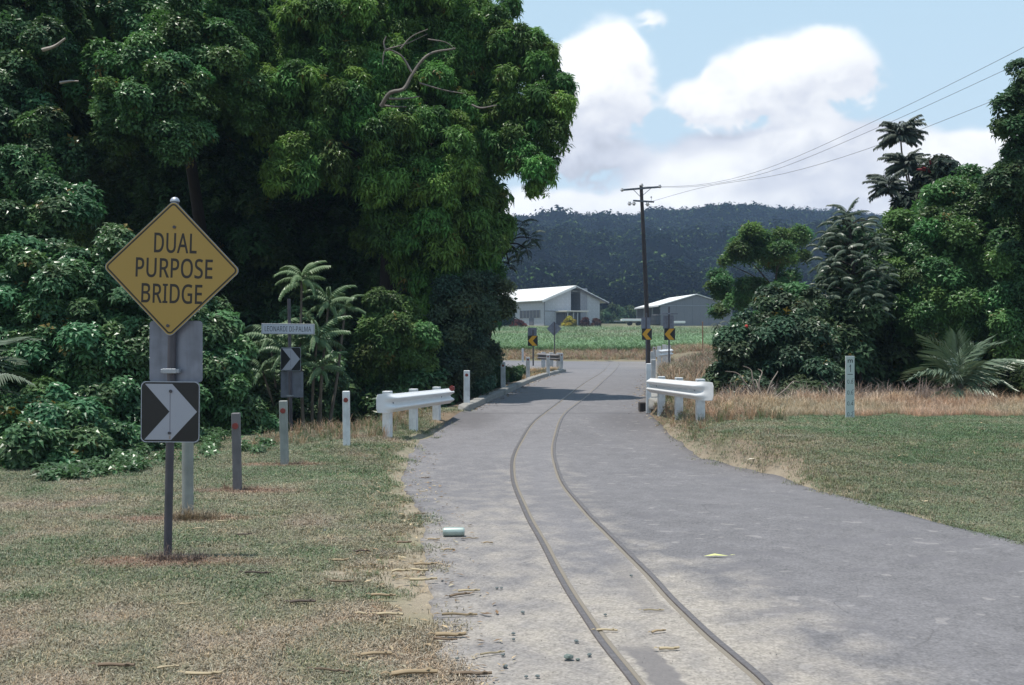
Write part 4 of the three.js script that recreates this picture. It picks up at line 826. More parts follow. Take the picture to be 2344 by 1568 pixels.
guardrail('distant guardrail with white curled end at the far right end of the bridge', at(1507, 809, 58), at(1536, 806, 62), [true, false], [[.2, .22, .2, .3], [.6, .22, .2, .35], [.95, .22, .2, .3]], { side: 1, k: 1.3 });

{ // red reflector on the far tip of the left guardrail, flood gauge
  const p = at(1034, 889, 20.8), t = tag(mesh('round_reflector', new THREE.CylinderGeometry(.05, .055, .03, 16).rotateX(Math.PI / 2), M.red, scene), 'round red reflector at the far tip of the left guardrail', 'reflector'); t.position.copy(p);
  const b = gnd(1945, 957), Z = -b.z, s = F / Z, w = 20 / s, h = 142 / s, g = thing('flood_gauge', 'white flood depth gauge board with black metre marks in the dry grass', 'depth gauge', b);
  const gt = canvasTex(128, 912, (x) => {
    x.fillStyle = '#b3bcb8'; x.fillRect(0, 0, 128, 912); x.fillStyle = '#23282a'; const k = 912 / 142, y = (v) => (v - 814) * k;
    fitText(x, 'm', 64, y(829), 92, 62); fitText(x, '1', 66, y(850), 34, 108); x.fillRect(24, y(855), 80, 9);
    [['0.8', 877], ['0.6', 902], ['0.4', 927], ['0.2', 952]].forEach(([n, v]) => { fitText(x, n, 64, y(v), 96, 58, '100px sans-serif'); }); [865, 890, 915, 940].forEach((v) => x.fillRect(92, y(v + .5), 30, 4));
    grime(x, 128, 912, 120, 9, 'rgba(70,70,60,');
  });
  mesh('board', box(w, h + .1, .03, 0, h / 2 - .05, 0, .004), M.whitePaint, g); mesh('gauge_face', face(w - .004, h - .004, .004, 0).translate(0, h / 2, .0172), signMat(gt), g);
  mesh('post', box(.07, h + .1, .05, .02, h / 2 - .1, -.045, .006), M.darkPost, g);
}
// signs beyond the bridge
function farSign(label, px, base, top, Z, parts) {
  const b = at(px, base, Z), s = F / Z; b.y = Math.min(b.y, G(b.x, Z)); const t = thing('distant_sign', label, 'road sign', b), loc = (x, y, dz = 0) => at(x, y, Z).sub(b).add(V(0, 0, dz)), tp = loc(px, top).y;
  mesh('post', cyl(.045, .045, tp + .3, 10).translate(0, tp / 2 - .15, 0), M.darkPost, t);
  for (const [kind, x, y, w, h] of parts) {
    if (kind === 'diamond') { const g = mesh('diamond_plate', plate(w / s, w / s, .06, null, Math.PI / 4), M.plateBack, t); g.position.copy(loc(x, y, -.06)); continue; }
    if (kind === 'blade') { mesh('name_blade', box(w / s, h / s, .04, 0, 0, 0, .004), M.plateBack, t).position.copy(loc(x, y, .06)); continue; }
    const g = mesh(kind === 'chevron' ? 'chevron_plate' : 'back_plate', plate(w / s, h / s, .03), M.plateBack, t); g.position.copy(loc(x, y, kind === 'chevron' ? .06 : -.06));
    if (kind === 'chevron') mesh('chevron_face', face(w / s - .01, h / s - .01, .03, 0, w / s, h / s), signMat(yellowChevronTex), g).position.z = .008;
  }
}
farSign('yellow chevron sign with grey plate above, farthest left beyond the bridge', 1220, 846, 755, 64, [['chevron', 1219, 780, 23, 24], ['back', 1218, 762, 20, 24]]);
farSign('grey back of a diamond sign on a pole beyond the bridge', 1269, 812, 738, 80, [['diamond', 1268, 752, 24, 24]]);
farSign('yellow chevron sign with grey plate in front of the power pole foot', 1479, 815, 716, 67, [['chevron', 1480, 765, 23, 26], ['back', 1478, 740, 21, 27]]);
farSign('yellow chevron sign with grey plate and street name blade right of the power pole', 1531, 812, 702, 60, [['chevron', 1532, 765, 25, 27], ['back', 1530, 737, 25, 30], ['blade', 1532, 718, 37, 3.2]]);

{ // power pole and its wires
  const Z = 70, b = at(1484, 806, Z), t = thing('power_pole', 'tall dark timber power pole with two crossarms', 'power pole', b), loc = (x, y, dz = 0) => at(x, y, Z).sub(b).add(V(0, 0, dz)), s = F / Z;
  mesh('pole', tube([V(.02, -.8, 0), loc(1477, 640), loc(1467, 424)], .17, .11, 12), MAT([.055, .042, .036], .9, { map: barkTex }), t);
  const arm = (a, c, r) => { const d = c.clone().sub(a), m = mesh('crossarm', box(d.length(), r, r * .8, 0, 0, 0, .01), MAT([.13, .14, .16], .8, { map: wearTex }), t); m.position.copy(a).add(c).multiplyScalar(.5); m.position.z += .16; m.rotation.z = Math.atan2(d.y, d.x); };
  arm(loc(1421, 436), loc(1511, 428.5), .12); arm(loc(1448, 460), loc(1496, 463), .11);
  const ins = MAT([.42, .42, .43], .35), I = (x, y, r, n = 'insulator') => { const m = mesh(n, metreUV(new THREE.LatheGeometry([[.001, -1], [.55, -.95], [.5, -.5], [.95, -.4], [.9, -.05], [.45, 0], [.7, .3], [.5, .75], [.001, .8]].map(([a, q]) => new THREE.Vector2(a * r, q * r)), 12)), ins, t); m.position.copy(loc(x, y, .16)); };
  I(1423, 435, .13); I(1509, 427, .13); I(1468, 424, .12); I(1440, 466, .15); I(1450, 466, .15); I(1481, 467.5, .15); I(1489.5, 452, .07);
  for (const [x0, y0, x1, y1] of [[1447, 434, 1464, 450], [1490, 431, 1471, 447]]) mesh('brace', tube([loc(x0, y0, .18), loc((x0 + x1) / 2, (y0 + y1) / 2, .18), loc(x1, y1, .1)], .022, .022, 6), M.galv, t);
  mesh('insulator_pin', tube([loc(1489.5, 452, .16), loc(1489.5, 457, .16), loc(1489.5, 462, .16)], .012, .012, 5), M.galv, t);
  const wires = [
    ['uppermost of the three power wires running to the upper right', [[1468, 428], [1615, 421], [1760, 383.6], [2023, 267], [2269, 146], [2343, 108], [2600, -30]]],
    ['middle power wire running to the upper right', [[1510, 429], [1615, 424], [1760, 393], [2023, 286], [2328, 147], [2600, 20]]],
    ['lowest of the three power wires running to the upper right', [[1481, 464], [1615, 427.5], [1800, 396], [2005, 334], [2321, 211], [2600, 95]]],
  ];
  const X0 = (1467 - CX) / F * 70, Z0 = 70, Z1 = 24, X1 = (2600 - CX) / F * 24;
  for (const [label, pts] of wires) {
    const P = pts.map(([px, py], i) => { const m = (px - CX) / F, k = i === 0 ? 0 : clamp((m * Z0 - X0) / ((X1 - X0) + m * (Z0 - Z1))); return at(px, py, lerp(Z0, Z1, k)); });
    tag(mesh('power_wire', tube(P, .010, .006, 5), MAT([.10, .10, .11], .6), scene), label, 'wire', 'power wires from the pole');
  }
}
// ------------------------------------------------------------------ buildings
const wallMat = MAT([.46, .47, .50], .75, { map: wearTex }), roofMat = MAT([.80, .79, .76], .5, { map: wearTex }), timberMat = wallMat, winMat = MAT([.07, .07, .08], .25), greyWall = MAT([.20, .205, .225], .7, { bumpMap: corrTex, bumpScale: .03 }), trim = MAT([.10, .085, .09], .8);
const quad = (a, b, c, d, k = 0) => geoFrom([a, b, c, a, c, d].flatMap((p) => [p.x, p.y, p.z]), [0, 0, 1, 0, 1, 1, 0, 0, 1, 1, 0, 1]);
function slab(pts, th) {                                                              // a thick panel through four or more corners
  const n = V(0, 0, 0).crossVectors(pts[1].clone().sub(pts[0]), pts[2].clone().sub(pts[0])).normalize().multiplyScalar(th), pos = [], k = pts.length, P = [...pts, ...pts.map((p) => p.clone().add(n))];
  const T = (a, b, c) => [a, b, c].forEach((i) => pos.push(P[i].x, P[i].y, P[i].z));
  for (let i = 1; i < k - 1; i++) { T(0, i, i + 1); T(k, k + i + 1, k + i); }
  for (let i = 0; i < k; i++) { const j = (i + 1) % k; T(i, k + i, j); T(j, k + i, k + j); }
  return metreUV(geoFrom(pos));
}
{
  const Z = 188, b = at(1245, 745, Z), t = thing('farm_house', 'white gabled farm house with bright roof on the far left rise', 'house', b), th = .58; t.rotation.y = th;
  const W = 13.2, Hh = 4.5, P = 7.05, D = 24, s = F / Z, u = (px) => W * (px - 1245) / 147, y = (py) => (745 - py) / s;
  const w = (name, x0, x1, yb, yt0, yt1, m = wallMat, z = 0) => mesh(name, slab([V(x0, yb, z), V(x1, yb, z), V(x1, yt1, z), V(x0, yt0, z)], -.18), m, t);
  const roofY = (x) => x < W / 2 ? lerp(Hh, P, x / (W / 2)) : lerp(P, Hh, (x - W / 2) / (W / 2));
  w('gable_wall', 0, u(1310), 0, roofY(0) - .12, roofY(u(1310)) - .12); w('gable_wall', u(1350), u(1382), 0, roofY(u(1350)) - .12, roofY(u(1382)) - .12);
  w('recess_wall', u(1305), u(1352), 0, 6.6, 6.6, timberMat, -7); mesh('recess_ceiling', slab([V(u(1305), 6.2, -.3), V(u(1351), 6.2, -.3), V(u(1351), 6.2, -7), V(u(1305), 6.2, -7)], .1), timberMat, t); mesh('recess_side', slab([V(u(1351), 0, -.2), V(u(1351), 0, -7), V(u(1351), 6.3, -7), V(u(1351), 6.3, -.2)], .15), timberMat, t); w('chimney', u(1333), u(1350), 0, 6.75, 6.75, MAT([.30, .30, .33], .85, { map: wearTex }), .12);
  mesh('recess_side', slab([V(u(1310), 0, -.2), V(u(1310), 0, -7), V(u(1310), 6.3, -7), V(u(1310), 6.3, -.2)], .15), MAT([.4, .4, .38], .8), t);
  const ww = mesh('side_wall', slab([V(0, 0, -D), V(0, 0, -.19), V(0, Hh - .1, -.19), V(0, Hh - .1, -D)], -.18), wallMat, t);
  mesh('rear_side_wall', slab([V(u(1382), 0, -.19), V(u(1382), 0, -D), V(u(1382), 4.4, -D), V(u(1382), 4.4, -.19)], .18), wallMat, t);
  const z0 = -1.2, z1 = -7.6, win = mesh('window', slab([V(-.03, 1.4, z1), V(-.03, 1.4, z0), V(-.03, 2.75, z0), V(-.03, 2.75, z1)], .05), winMat, t);
  for (let i = 0; i <= 6; i++) { const z = lerp(z0, z1, i / 6); mesh('window_frame', slab([V(-.1, 1.35, z + .05), V(-.1, 1.35, z - .05), V(-.1, 2.8, z - .05), V(-.1, 2.8, z + .05)], .05), MAT([.35, .33, .31], .8), win); }
  mesh('door', slab([V(-.04, 0, -4.6), V(-.04, 0, -3.2), V(-.04, 1.4, -3.2), V(-.04, 1.4, -4.6)], .05), MAT([.12, .12, .14], .7), t);
  mesh('roof', slab([V(-.7, Hh - .25, .5), V(W / 2, P, .5), V(W / 2, P, -D - .5), V(-.7, Hh - .25, -D - .5)], .16), roofMat, t);
  mesh('roof', slab([V(W / 2 + .02, P, .5), V(W + .9, Hh - .3, .5), V(W + .9, Hh - .3, -D - .5), V(W / 2 + .02, P, -D - .5)], .16), roofMat, t);
  mesh('barge_board', slab([V(W / 2, P - .28, .53), V(W + .9, Hh - .58, .53), V(W + .9, Hh - .32, .53), V(W / 2, P - .02, .53)], .06), trim, t);
  mesh('barge_board', slab([V(-.7, Hh - .5, .53), V(W / 2, P - .27, .53), V(W / 2, P - .02, .53), V(-.7, Hh - .27, .53)], .06), MAT([.6, .6, .6], .7), t);
  mesh('downpipe', tube([V(.02, 0, .08), V(.02, 2, .08), V(.02, Hh - .2, .08)], .05), MAT([.12, .12, .13], .7), t);
  mesh('porch_roof', box(u(1325) - u(1272), .22, 3.6, (u(1325) + u(1272)) / 2, y(712.5), 1.7, .03), MAT([.55, .52, .46], .7), t);
  for (const x of [1276, 1290, 1300, 1322]) mesh('porch_post', box(.14, y(713), .14, u(x), y(713) / 2, 3.2, .01), MAT([.42, .43, .44], .7), t);
  w('porch_shade_panel', u(1274), u(1296), 0, y(716), y(716), winMat, .12); w('porch_shade_panel', u(1298), u(1321), 0, y(716), y(716), winMat, .12);  // dark panels paint the shade of the porch opening
  w('band', u(1247), u(1272), y(712.2), y(711.4), y(711.4), trim, .07);
}
{
  const Z = 186, b = at(1511, 742, Z), t = thing('grey_shed', 'grey metal shed with gable roof and open side right of the power pole', 'shed', b), th = .145; t.rotation.y = th;
  const s = F / Z, W = 170 / s / Math.cos(th), H = 43 / s, P = 68 / s, D = 16.2, N = 9;
  for (let i = 0; i < N; i++) { const x0 = W * i / N + .01, x1 = W * (i + 1) / N - .01, yy = (x) => x < W / 2 ? lerp(H, P, x / (W / 2)) : lerp(P, H, (x - W / 2) / (W / 2)), top = x0 < W / 2 && x1 > W / 2 ? [V(x1, yy(x1) - .06, 0), V(W / 2, P - .06, 0), V(x0, yy(x0) - .06, 0)] : [V(x1, yy(x1) - .06, 0), V(x0, yy(x0) - .06, 0)]; mesh('wall_sheet', slab([V(x0, -.6, 0), V(x1, -.6, 0), ...top], -.12 - .01 * (i % 2)), greyWall, t); }
  mesh('rear_wall', slab([V(0, -.6, -D), V(W, -.6, -D), V(W, H, -D), V(0, H, -D)], .12), greyWall, t);
  mesh('roof', slab([V(-.3, H - .08, .3), V(W / 2, P, .3), V(W / 2, P, -D), V(-.3, H - .08, -D)], .14), roofMat, t);
  mesh('roof', slab([V(W / 2 + .02, P, .3), V(W + .4, H - .1, .3), V(W + .4, H - .1, -D), V(W / 2 + .02, P, -D)], .14), roofMat, t);
  mesh('tie_beam', box(W, .1, .05, W / 2, H - .02, .04, .01), MAT([.30, .32, .36], .7), t);
  mesh('gutter', box(.14, .14, D, -.34, H - .16, -D / 2, .03), MAT([.5, .5, .5], .6), t);
  for (const z of [-5.4, -10.8, -16]) mesh('side_post', box(.16, H + .3, .16, .1, (H - .5) / 2, z, .01), MAT([.3, .32, .34], .7), t);
}
{ // farm trailer, drum, bushes about the yards
  const Z = 165, b = at(1450, 742, Z), t = thing('farm_trailer', 'low white flat topped trailer standing left of the grey shed', 'trailer', b), wh = MAT([.78, .77, .74], .5);
  mesh('tray', box(3.9, .36, 1.9, 0, .62, 0, .04), wh, t); mesh('drawbar', box(1.3, .1, .1, -2.4, .45, 0, .02), M.galv, t); mesh('axle_beam', box(2.6, .2, .9, .1, .33, 0, .02), MAT([.25, .25, .27], .7), t);
  for (const [x, z] of [[-.6, .8], [.7, .8], [-.6, -.8], [.7, -.8]]) mesh('wheel', new THREE.CylinderGeometry(.32, .32, .18, 16).rotateX(Math.PI / 2).translate(x, .1, z), MAT([.03, .03, .03], .9), t);
  const b2 = at(1552, 739, 172), s2 = thing('white_slab', 'small white concrete slab in front of the grey shed wall', 'slab', b2); mesh('slab', box(2.1, .35, 1.2, 0, .1, 0, .03), wh, s2);
  const drum = thing('storage_drum', 'dark round drum at the open side of the grey shed', 'drum', at(1501, 743, 183)); mesh('drum_body', metreUV(new THREE.LatheGeometry([[.01, 0], [.8, 0], [.84, .1], [.8, .7], [.86, .75], [.8, .8], [.8, 1.5], [.84, 1.6], [.01, 1.6]].map(([a, q]) => new THREE.Vector2(a, q)), 16)), MAT([.05, .05, .055], .6), drum); mesh('drum_lid', new THREE.CylinderGeometry(.7, .75, .08, 16).translate(0, 1.65, 0), MAT([.08, .08, .085], .6), drum);
  const yb = thing('yellow_bush', 'round yellow green bush beside the porch of the farm house', 'shrub');
  crown(yb, 'foliage', [[at(1305, 739, 178).add(V(0, -.1, 0)), [1.0, .85, .9]]], SP.big, M.leafDull, 420, { seed: 401, base: [.26, .24, .03], scale: [1, 1.8], rough: .1, yellow: 0 }); mesh('stem', cyl(.08, .1, .8, 7).translate(...at(1305, 746, 178).toArray()), M.bark, yb);
  [['red leaved bush on the lawn left of the farm house', 1186, 743, 172, [.10, .03, .022], .6], ['red flowering bush at the right part of the farm house front', 1336, 737, 180, [.07, .03, .022], .45], ['pale red bush by the right wall of the farm house', 1362, 739, 180, [.075, .04, .03], .45], ['dark red bush beside the window wall of the farm house', 1176, 738, 182, [.08, .025, .02], .55]].forEach(([label, x, y, z, c, r], i) => {
    const o = thing('flowering_bush', label, 'shrub'); crown(o, 'foliage', [[at(x, y, z), [r * 1.2, r, r]], [at(x + 5, y + 3, z), [r * .8, r * .7, r]]], SP.big, M.leafDull, 260, { seed: 410 + i, base: c, scale: [1, 1.7], yellow: 0 }); mesh('stem', cyl(.07, .09, .7, 7).translate(...at(x, y + 5, z).toArray()), M.bark, o);
  });
  [['dark tree left of the farm house behind the roadside wood', 1143, 722, 160, 20], ['low green shrub mass between the farm house and the trailer', 1400, 728, 215, 24], ['pale green scrub left of the grey shed', 1432, 726, 225, 22]].forEach(([label, x, y, z, r], i) => {
    const o = thing('yard_tree', label, 'tree'), L = [lobe(x, y, z, r), lobe(x + r * .8, y + 6, z, r * .7), lobe(x - r * .8, y + 4, z, r * .8)]; crown(o, 'crown', L, SP.big, M.leafDull, 800, { seed: 420 + i, base: i ? [.06, .095, .04] : [.035, .065, .025], scale: [1.6, 3], yellow: 0 }); const p = at(x, y + r, z); mesh('trunk', tube([V(p.x, G(p.x, z) - .2, -z), at(x, y + r * .5, z), at(x, y, z)], .16, .08, 7), M.bark, o);
  });
}
{ // orange stakes in the paddock and a pawpaw seedling
  for (const [label, x, y0, y1, z] of [['slim rusty stake in the green paddock, left one', 1608, 808, 738, 72], ['slim rusty stake in the green paddock, right one', 1656, 806, 746, 72]]) { const b = at(x, y0, z), s = F / z, h = (y0 - y1) / s, o = thing('paddock_stake', label, 'stake', b, 'rusty stakes in the paddock'); mesh('stake', cyl(.035, .045, h + .6, 8).translate(0, h / 2 - .3, 0), MAT([.27, .15, .085], .9, { map: wearTex }), o); mesh('stake_tip', cyl(.02, .035, .06, 8).translate(0, h + .03, 0), MAT([.27, .15, .085], .9), o); }
  [['young pawpaw with dark leaf tuft beside the right rusty stake', 1643, 802, 744, 68, .5], ['small dark leaf tuft plant hanging right of the rusty stakes', 1686, 800, 735, 66, .45]].forEach(([label, x, y0, y1, z, len], i) => { const o = thing('young_pawpaw', label, 'plant'), c = at(x, y1, z), f = at(x + 8, y0, z); mesh('stem', tube([f, f.clone().lerp(c, .5).add(V(.05, 0, 0)), c], .035, .025, 6), M.bark, o); rosette(o, c, 8, len * 1.3, leafMat([.035, .06, .025]), FR.plume, { seed: 500 + i, e0: .5, e1: -.9 }); });
}
// ------------------------------------------------------------------ grass and other growth too many to count
function bladeTuft(seed, n, h, w, lean, spread) { const r = rng(seed), pos = []; for (let i = 0; i < n; i++) { const a = r() * 6.28, x = spread * (r() - .5), z = spread * (r() - .5), l = lean * (.3 + r()), H = h * (.5 + .7 * r()), c = Math.cos(a), s = Math.sin(a), m = V(x + c * l * .35 * H, H * .6, z + s * l * .35 * H), t = V(x + c * l * H, H * (1 - .2 * l), z + s * l * H), e = V(-s * w / 2, 0, c * w / 2), A = V(x, -.01, z); for (const q of [A.clone().sub(e), A.clone().add(e), m.clone().add(e.clone().multiplyScalar(.8)), A.clone().sub(e), m.clone().add(e.clone().multiplyScalar(.8)), m.clone().sub(e.clone().multiplyScalar(.8)), m.clone().sub(e.clone().multiplyScalar(.8)), m.clone().add(e.clone().multiplyScalar(.8)), t]) pos.push(q.x, q.y, q.z); } return geoFrom(pos); }
const TUFT = [bladeTuft(1, 14, .024, .0048, 1.4, .13), bladeTuft(2, 16, .021, .0045, 1.6, .14), bladeTuft(3, 12, .030, .0042, 1.1, .12)];
const tall = [bladeTuft(4, 16, .42, .010, .8, .16), bladeTuft(5, 18, .36, .009, 1.0, .18), bladeTuft(6, 14, .50, .009, .6, .14)];
function grassPatch(name, label, count, pick, kinds, seed, category = 'grass') {
  const r = rng(seed), lists = kinds.map(() => []); let tries = 0, n = 0;
  while (n < count && tries++ < count * 8) { const e = pick(r); if (!e) continue; lists[(r() * kinds.length) | 0].push(e); n++; }
  const g = new THREE.Group(); g.name = numbered(name); scene.add(g); tag(g, label, category, null, 'stuff');
  kinds.forEach((k, i) => { copies('grass_blades', k, M.blade, lists[i], g).userData.kind = 'stuff'; });
}
const tint = (c, r, a = .35) => { const k = 1 + a * (r() * 2 - 1), h = (r() - .5) * .25; return [c[0] * k * (1 + h), c[1] * k, c[2] * k * (1 - h)]; };
grassPatch('lawn_grass', 'mown half dry lawn in the left foreground', 95000, (r) => {
  const Z = 4.2 + 20 * Math.pow(r(), 1.45), x = lerp(-.50 * Z - .3, edgeL(Z) + .1, r()), m = fbm(x * 1.6, Z * 1.6, 3, 7.7), e = inRoad(x, Z);
  if (m + .62 * sm(-.05, -.5, e) - .12 < r() * .55 - .1) return null;
  if (r() < .93 * bare(x, Z)) return null;
  const c = lawn(x, Z), k = .8 + .6 * r(); return { p: V(x, G(x, Z), -Z), s: V(k * (1 + .02 * Z), k * (.8 + .5 * r()), k * (1 + .02 * Z)), q: qy(r() * 6.28), c: tint(mix3(c, r() < .36 ? [.48, .39, .27] : c, .5), r, .45) };
}, TUFT, 601);
grassPatch('lawn_weeds', 'scattered taller weedy tufts standing out of the mown grass', 1500, (r) => {
  const right = r() < .4, Z = right ? 8.5 + 9 * r() : 4.6 + 13 * r(), x = right ? edgeR(Z) + .1 + 6 * r() : edgeL(Z) - .05 - (r() < .4 ? .5 * r() : 7 * r()); if (noise(x * .8, Z * .8, 21) < -.1) return null;
  const k = .07 + .12 * r() * r(); return { p: V(x, G(x, Z), -Z), s: V(k * 2.2, k, k * 2.2), q: qy(r() * 6.28), c: tint(r() < .5 ? [.09, .155, .05] : [.34, .27, .17], r, .4) };
}, tall, 610, 'weeds');
grassPatch('verge_grass', 'mown green verge grass right of the road', 45000, (r) => {
  const Z = 8 + 14 * Math.pow(r(), 1.2), x = lerp(edgeR(Z) - .06, .52 * Z + 1, r()), e = inRoad(x, Z), m = fbm(x * 1.6, Z * 1.6, 3, 7.7);
  if (m + .8 * sm(.04, -.35, e) < r() * .7) return null;
  const c = lawn(x, Z), k = .7 + .55 * r(); return { p: V(x, G(x, Z), -Z), s: V(k * (1 + .02 * Z), k, k * (1 + .02 * Z)), q: qy(r() * 6.28), c: tint(mix3(c, r() < .14 ? [.36, .3, .2] : [.075, .175, .05], .45), r, .4) };
}, TUFT, 602);
grassPatch('dry_grass', 'band of tall dry brown grass behind the right verge', 4800, (r) => {
  const px = lerp(1600, 2420, r()), Z = 17.7 + 2.6 * r() + .8 * noise(px * .012, 1), x = (px - CX) / F * Z; if (x < edgeR(Z) + .5) return null;
  const t = clamp(.5 + 1.3 * noise(x * .5, Z * .5, 3)), k = (.22 + .32 * r()) * (.7 + .9 * sm(18.5, 20.5, Z)); return { p: V(x, G(x, Z), -Z), s: k, q: qy(r() * 6.28), c: tint(mix3([.54, .34, .235], [.46, .37, .245], t), r, .4) };
}, tall, 603);
grassPatch('dead_weeds', 'grey brown dead weed stalks in front of the dark growth on the right', 420, (r) => {
  const px = lerp(1640, 2400, r()), Z = 20.8 + 1.6 * r(), x = (px - CX) / F * Z; if (x < edgeRfar(Z) + .7) return null; const k = .4 + .7 * r() * r(); return { p: V(x, G(x, Z), -Z), s: V(k, k * 1.15, k), q: qy(r() * 6.28), c: tint([.24, .18, .15], r, .4) };
}, tall, 604, 'weeds');
grassPatch('bank_weeds', 'brown weeds on the creek bank beyond the right guardrail', 5200, (r) => {
  const Z = 26 + 44 * r(), x = edgeRfar(Z) + .35 + 9 * r() * (Z / 50); const k = .5 + .9 * r(), t = r(); return { p: V(x, G(x, Z), -Z), s: V(k * 1.3, k, k * 1.3), q: qy(r() * 6.28), c: tint(t < .55 ? [.30, .20, .125] : t < .8 ? [.17, .13, .08] : [.085, .13, .045], r, .4) };
}, tall, 605, 'weeds');
grassPatch('far_bank_grass', 'dry tan grass on the left bank between bridge and crossing road', 4200, (r) => {
  const Z = 41 + 15.5 * r(), x = edgeL0(Z) - .3 - 13 * r(); const k = .45 + .5 * r(); return { p: V(x, G(x, Z), -Z), s: V(k * 1.3, k * .7, k * 1.3), q: qy(r() * 6.28), c: tint(r() < .75 ? [.42, .29, .15] : [.13, .16, .06], r, .35) };
}, tall, 606);
grassPatch('crossroad_verge', 'dry brown verge grass behind the crossing road', 5200, (r) => {
  const Z = 76.5 + 9 * r(), x = lerp(-14, 22, r()); const k = .4 + .7 * r(); return { p: V(x, G(x, Z), -Z), s: V(k * 1.6, k, k * 1.6), q: qy(r() * 6.28), c: tint(r() < .5 ? [.30, .19, .13] : r() < .5 ? [.19, .21, .09] : [.40, .29, .16], r, .35) };
}, tall, 607);
grassPatch('young_cane_field', 'pale green field of young cane in front of the farm buildings', 26000, (r) => {
  const Z = 84 + 76 * Math.pow(r(), 1.1), x = lerp(-.12 * Z, .33 * Z, r()), n = fbm(x * .06, Z * .09, 3, 3.1); if (Z > 138 && n + .2 * (Z - 138) / 22 > r() * .6) return null;
  const k = 1.0 + 1.1 * r(), t = clamp(.3 + n * 2.2); return { p: V(x, G(x, Z), -Z), s: V(k * 2.2, k * .8, k * 2.2), q: qy(r() * 6.28), c: tint(mix3([.135, .255, .095], [.24, .18, .12], t * .7 * sm(90, 125, Z)), r, .3) };
}, tall, 608, 'field');
grassPatch('guardrail_weeds', 'low weeds round the feet of the guardrail posts', 900, (r) => {
  const right = r() < .6, Z = 16.5 + 6 * r(), x = right ? edgeR(Z) + .1 + 1.4 * r() : edgeL(Z) - .5 - 2.0 * r(); const k = .25 + .4 * r(); return { p: V(x, G(x, Z), -Z), s: k, q: qy(r() * 6.28), c: tint(r() < .6 ? [.36, .24, .15] : [.09, .13, .045], r, .4) };
}, tall, 609, 'weeds');
{ // tufts of unmown dead grass at the feet of the posts
  for (const [label, px, py, n, k, c] of [['dark dead grass tuft at the foot of the yellow diamond sign', 400, 1288, 34, .42, [.075, .05, .04]], ['pale dry grass tuft at the foot of the thick weathered guide post', 448, 1192, 38, .55, [.26, .20, .12]], ['small dry grass tuft at the foot of the dark weathered guide post', 556, 1124, 24, .4, [.22, .14, .09]], ['small dry grass tuft at the foot of the grey weathered guide post', 664, 1066, 18, .35, [.22, .14, .09]]]) {
    const r = rng(px), b = gnd(px, py), list = []; for (let i = 0; i < n; i++) { const x = b.x + (r() - .5) * .42, z = b.z + (r() - .5) * .16, s = k * (.4 + .6 * r()); list.push({ p: V(x, G(x, -z), z), s, q: qy(r() * 6.28), c: tint(c, r, .4) }); }
    tag(copies('grass_tuft', tall[1], M.blade, list, scene), label, 'grass tuft', null, 'stuff');
  }
}
// ------------------------------------------------------------------ litter
function stalkGeo(seed, L, rad) { const r = rng(seed), pts = []; for (let i = 0; i < 4; i++) pts.push(V(L * (i / 3 - .5), rad * .6 + .008 * r(), L * .07 * (r() - .5))); const parts = [tube(pts, rad, rad * .75, 6)]; const pos = []; for (const s of [-1, 1]) leafTris(pos, pts[s > 0 ? 2 : 0].clone(), V(.95 * s, .12, .3 * (r() - .5)).normalize(), V(0, 1, .1), L * .3, rad * 2.2, .1, .3); const lf = geoFrom(pos, new Array(pos.length / 3 * 2).fill(.3)); return mergeGeometries([parts[0].toNonIndexed(), lf]); }
const ST = [1, 2, 3, 4, 5, 6].map((i) => stalkGeo(i * 7, .078 + .010 * i, .0055 + .001 * (i % 3)));
const straw = [MAT([.36, .27, .165], .9, { map: barkTex }), MAT([.48, .39, .25], .9, { map: barkTex }), MAT([.19, .135, .09], .9, { map: barkTex }), MAT([.10, .075, .06], .9, { map: barkTex })];
const stalkBase = thing('cane_stalk', '', 'cane stalk'); mesh('stalk', ST[0], straw[0], stalkBase); let firstStalk = true;
const v1 = (x, y, ox, oy) => [(ox + x / 1.84) * .72855, (oy + y / 1.84) * .72855];
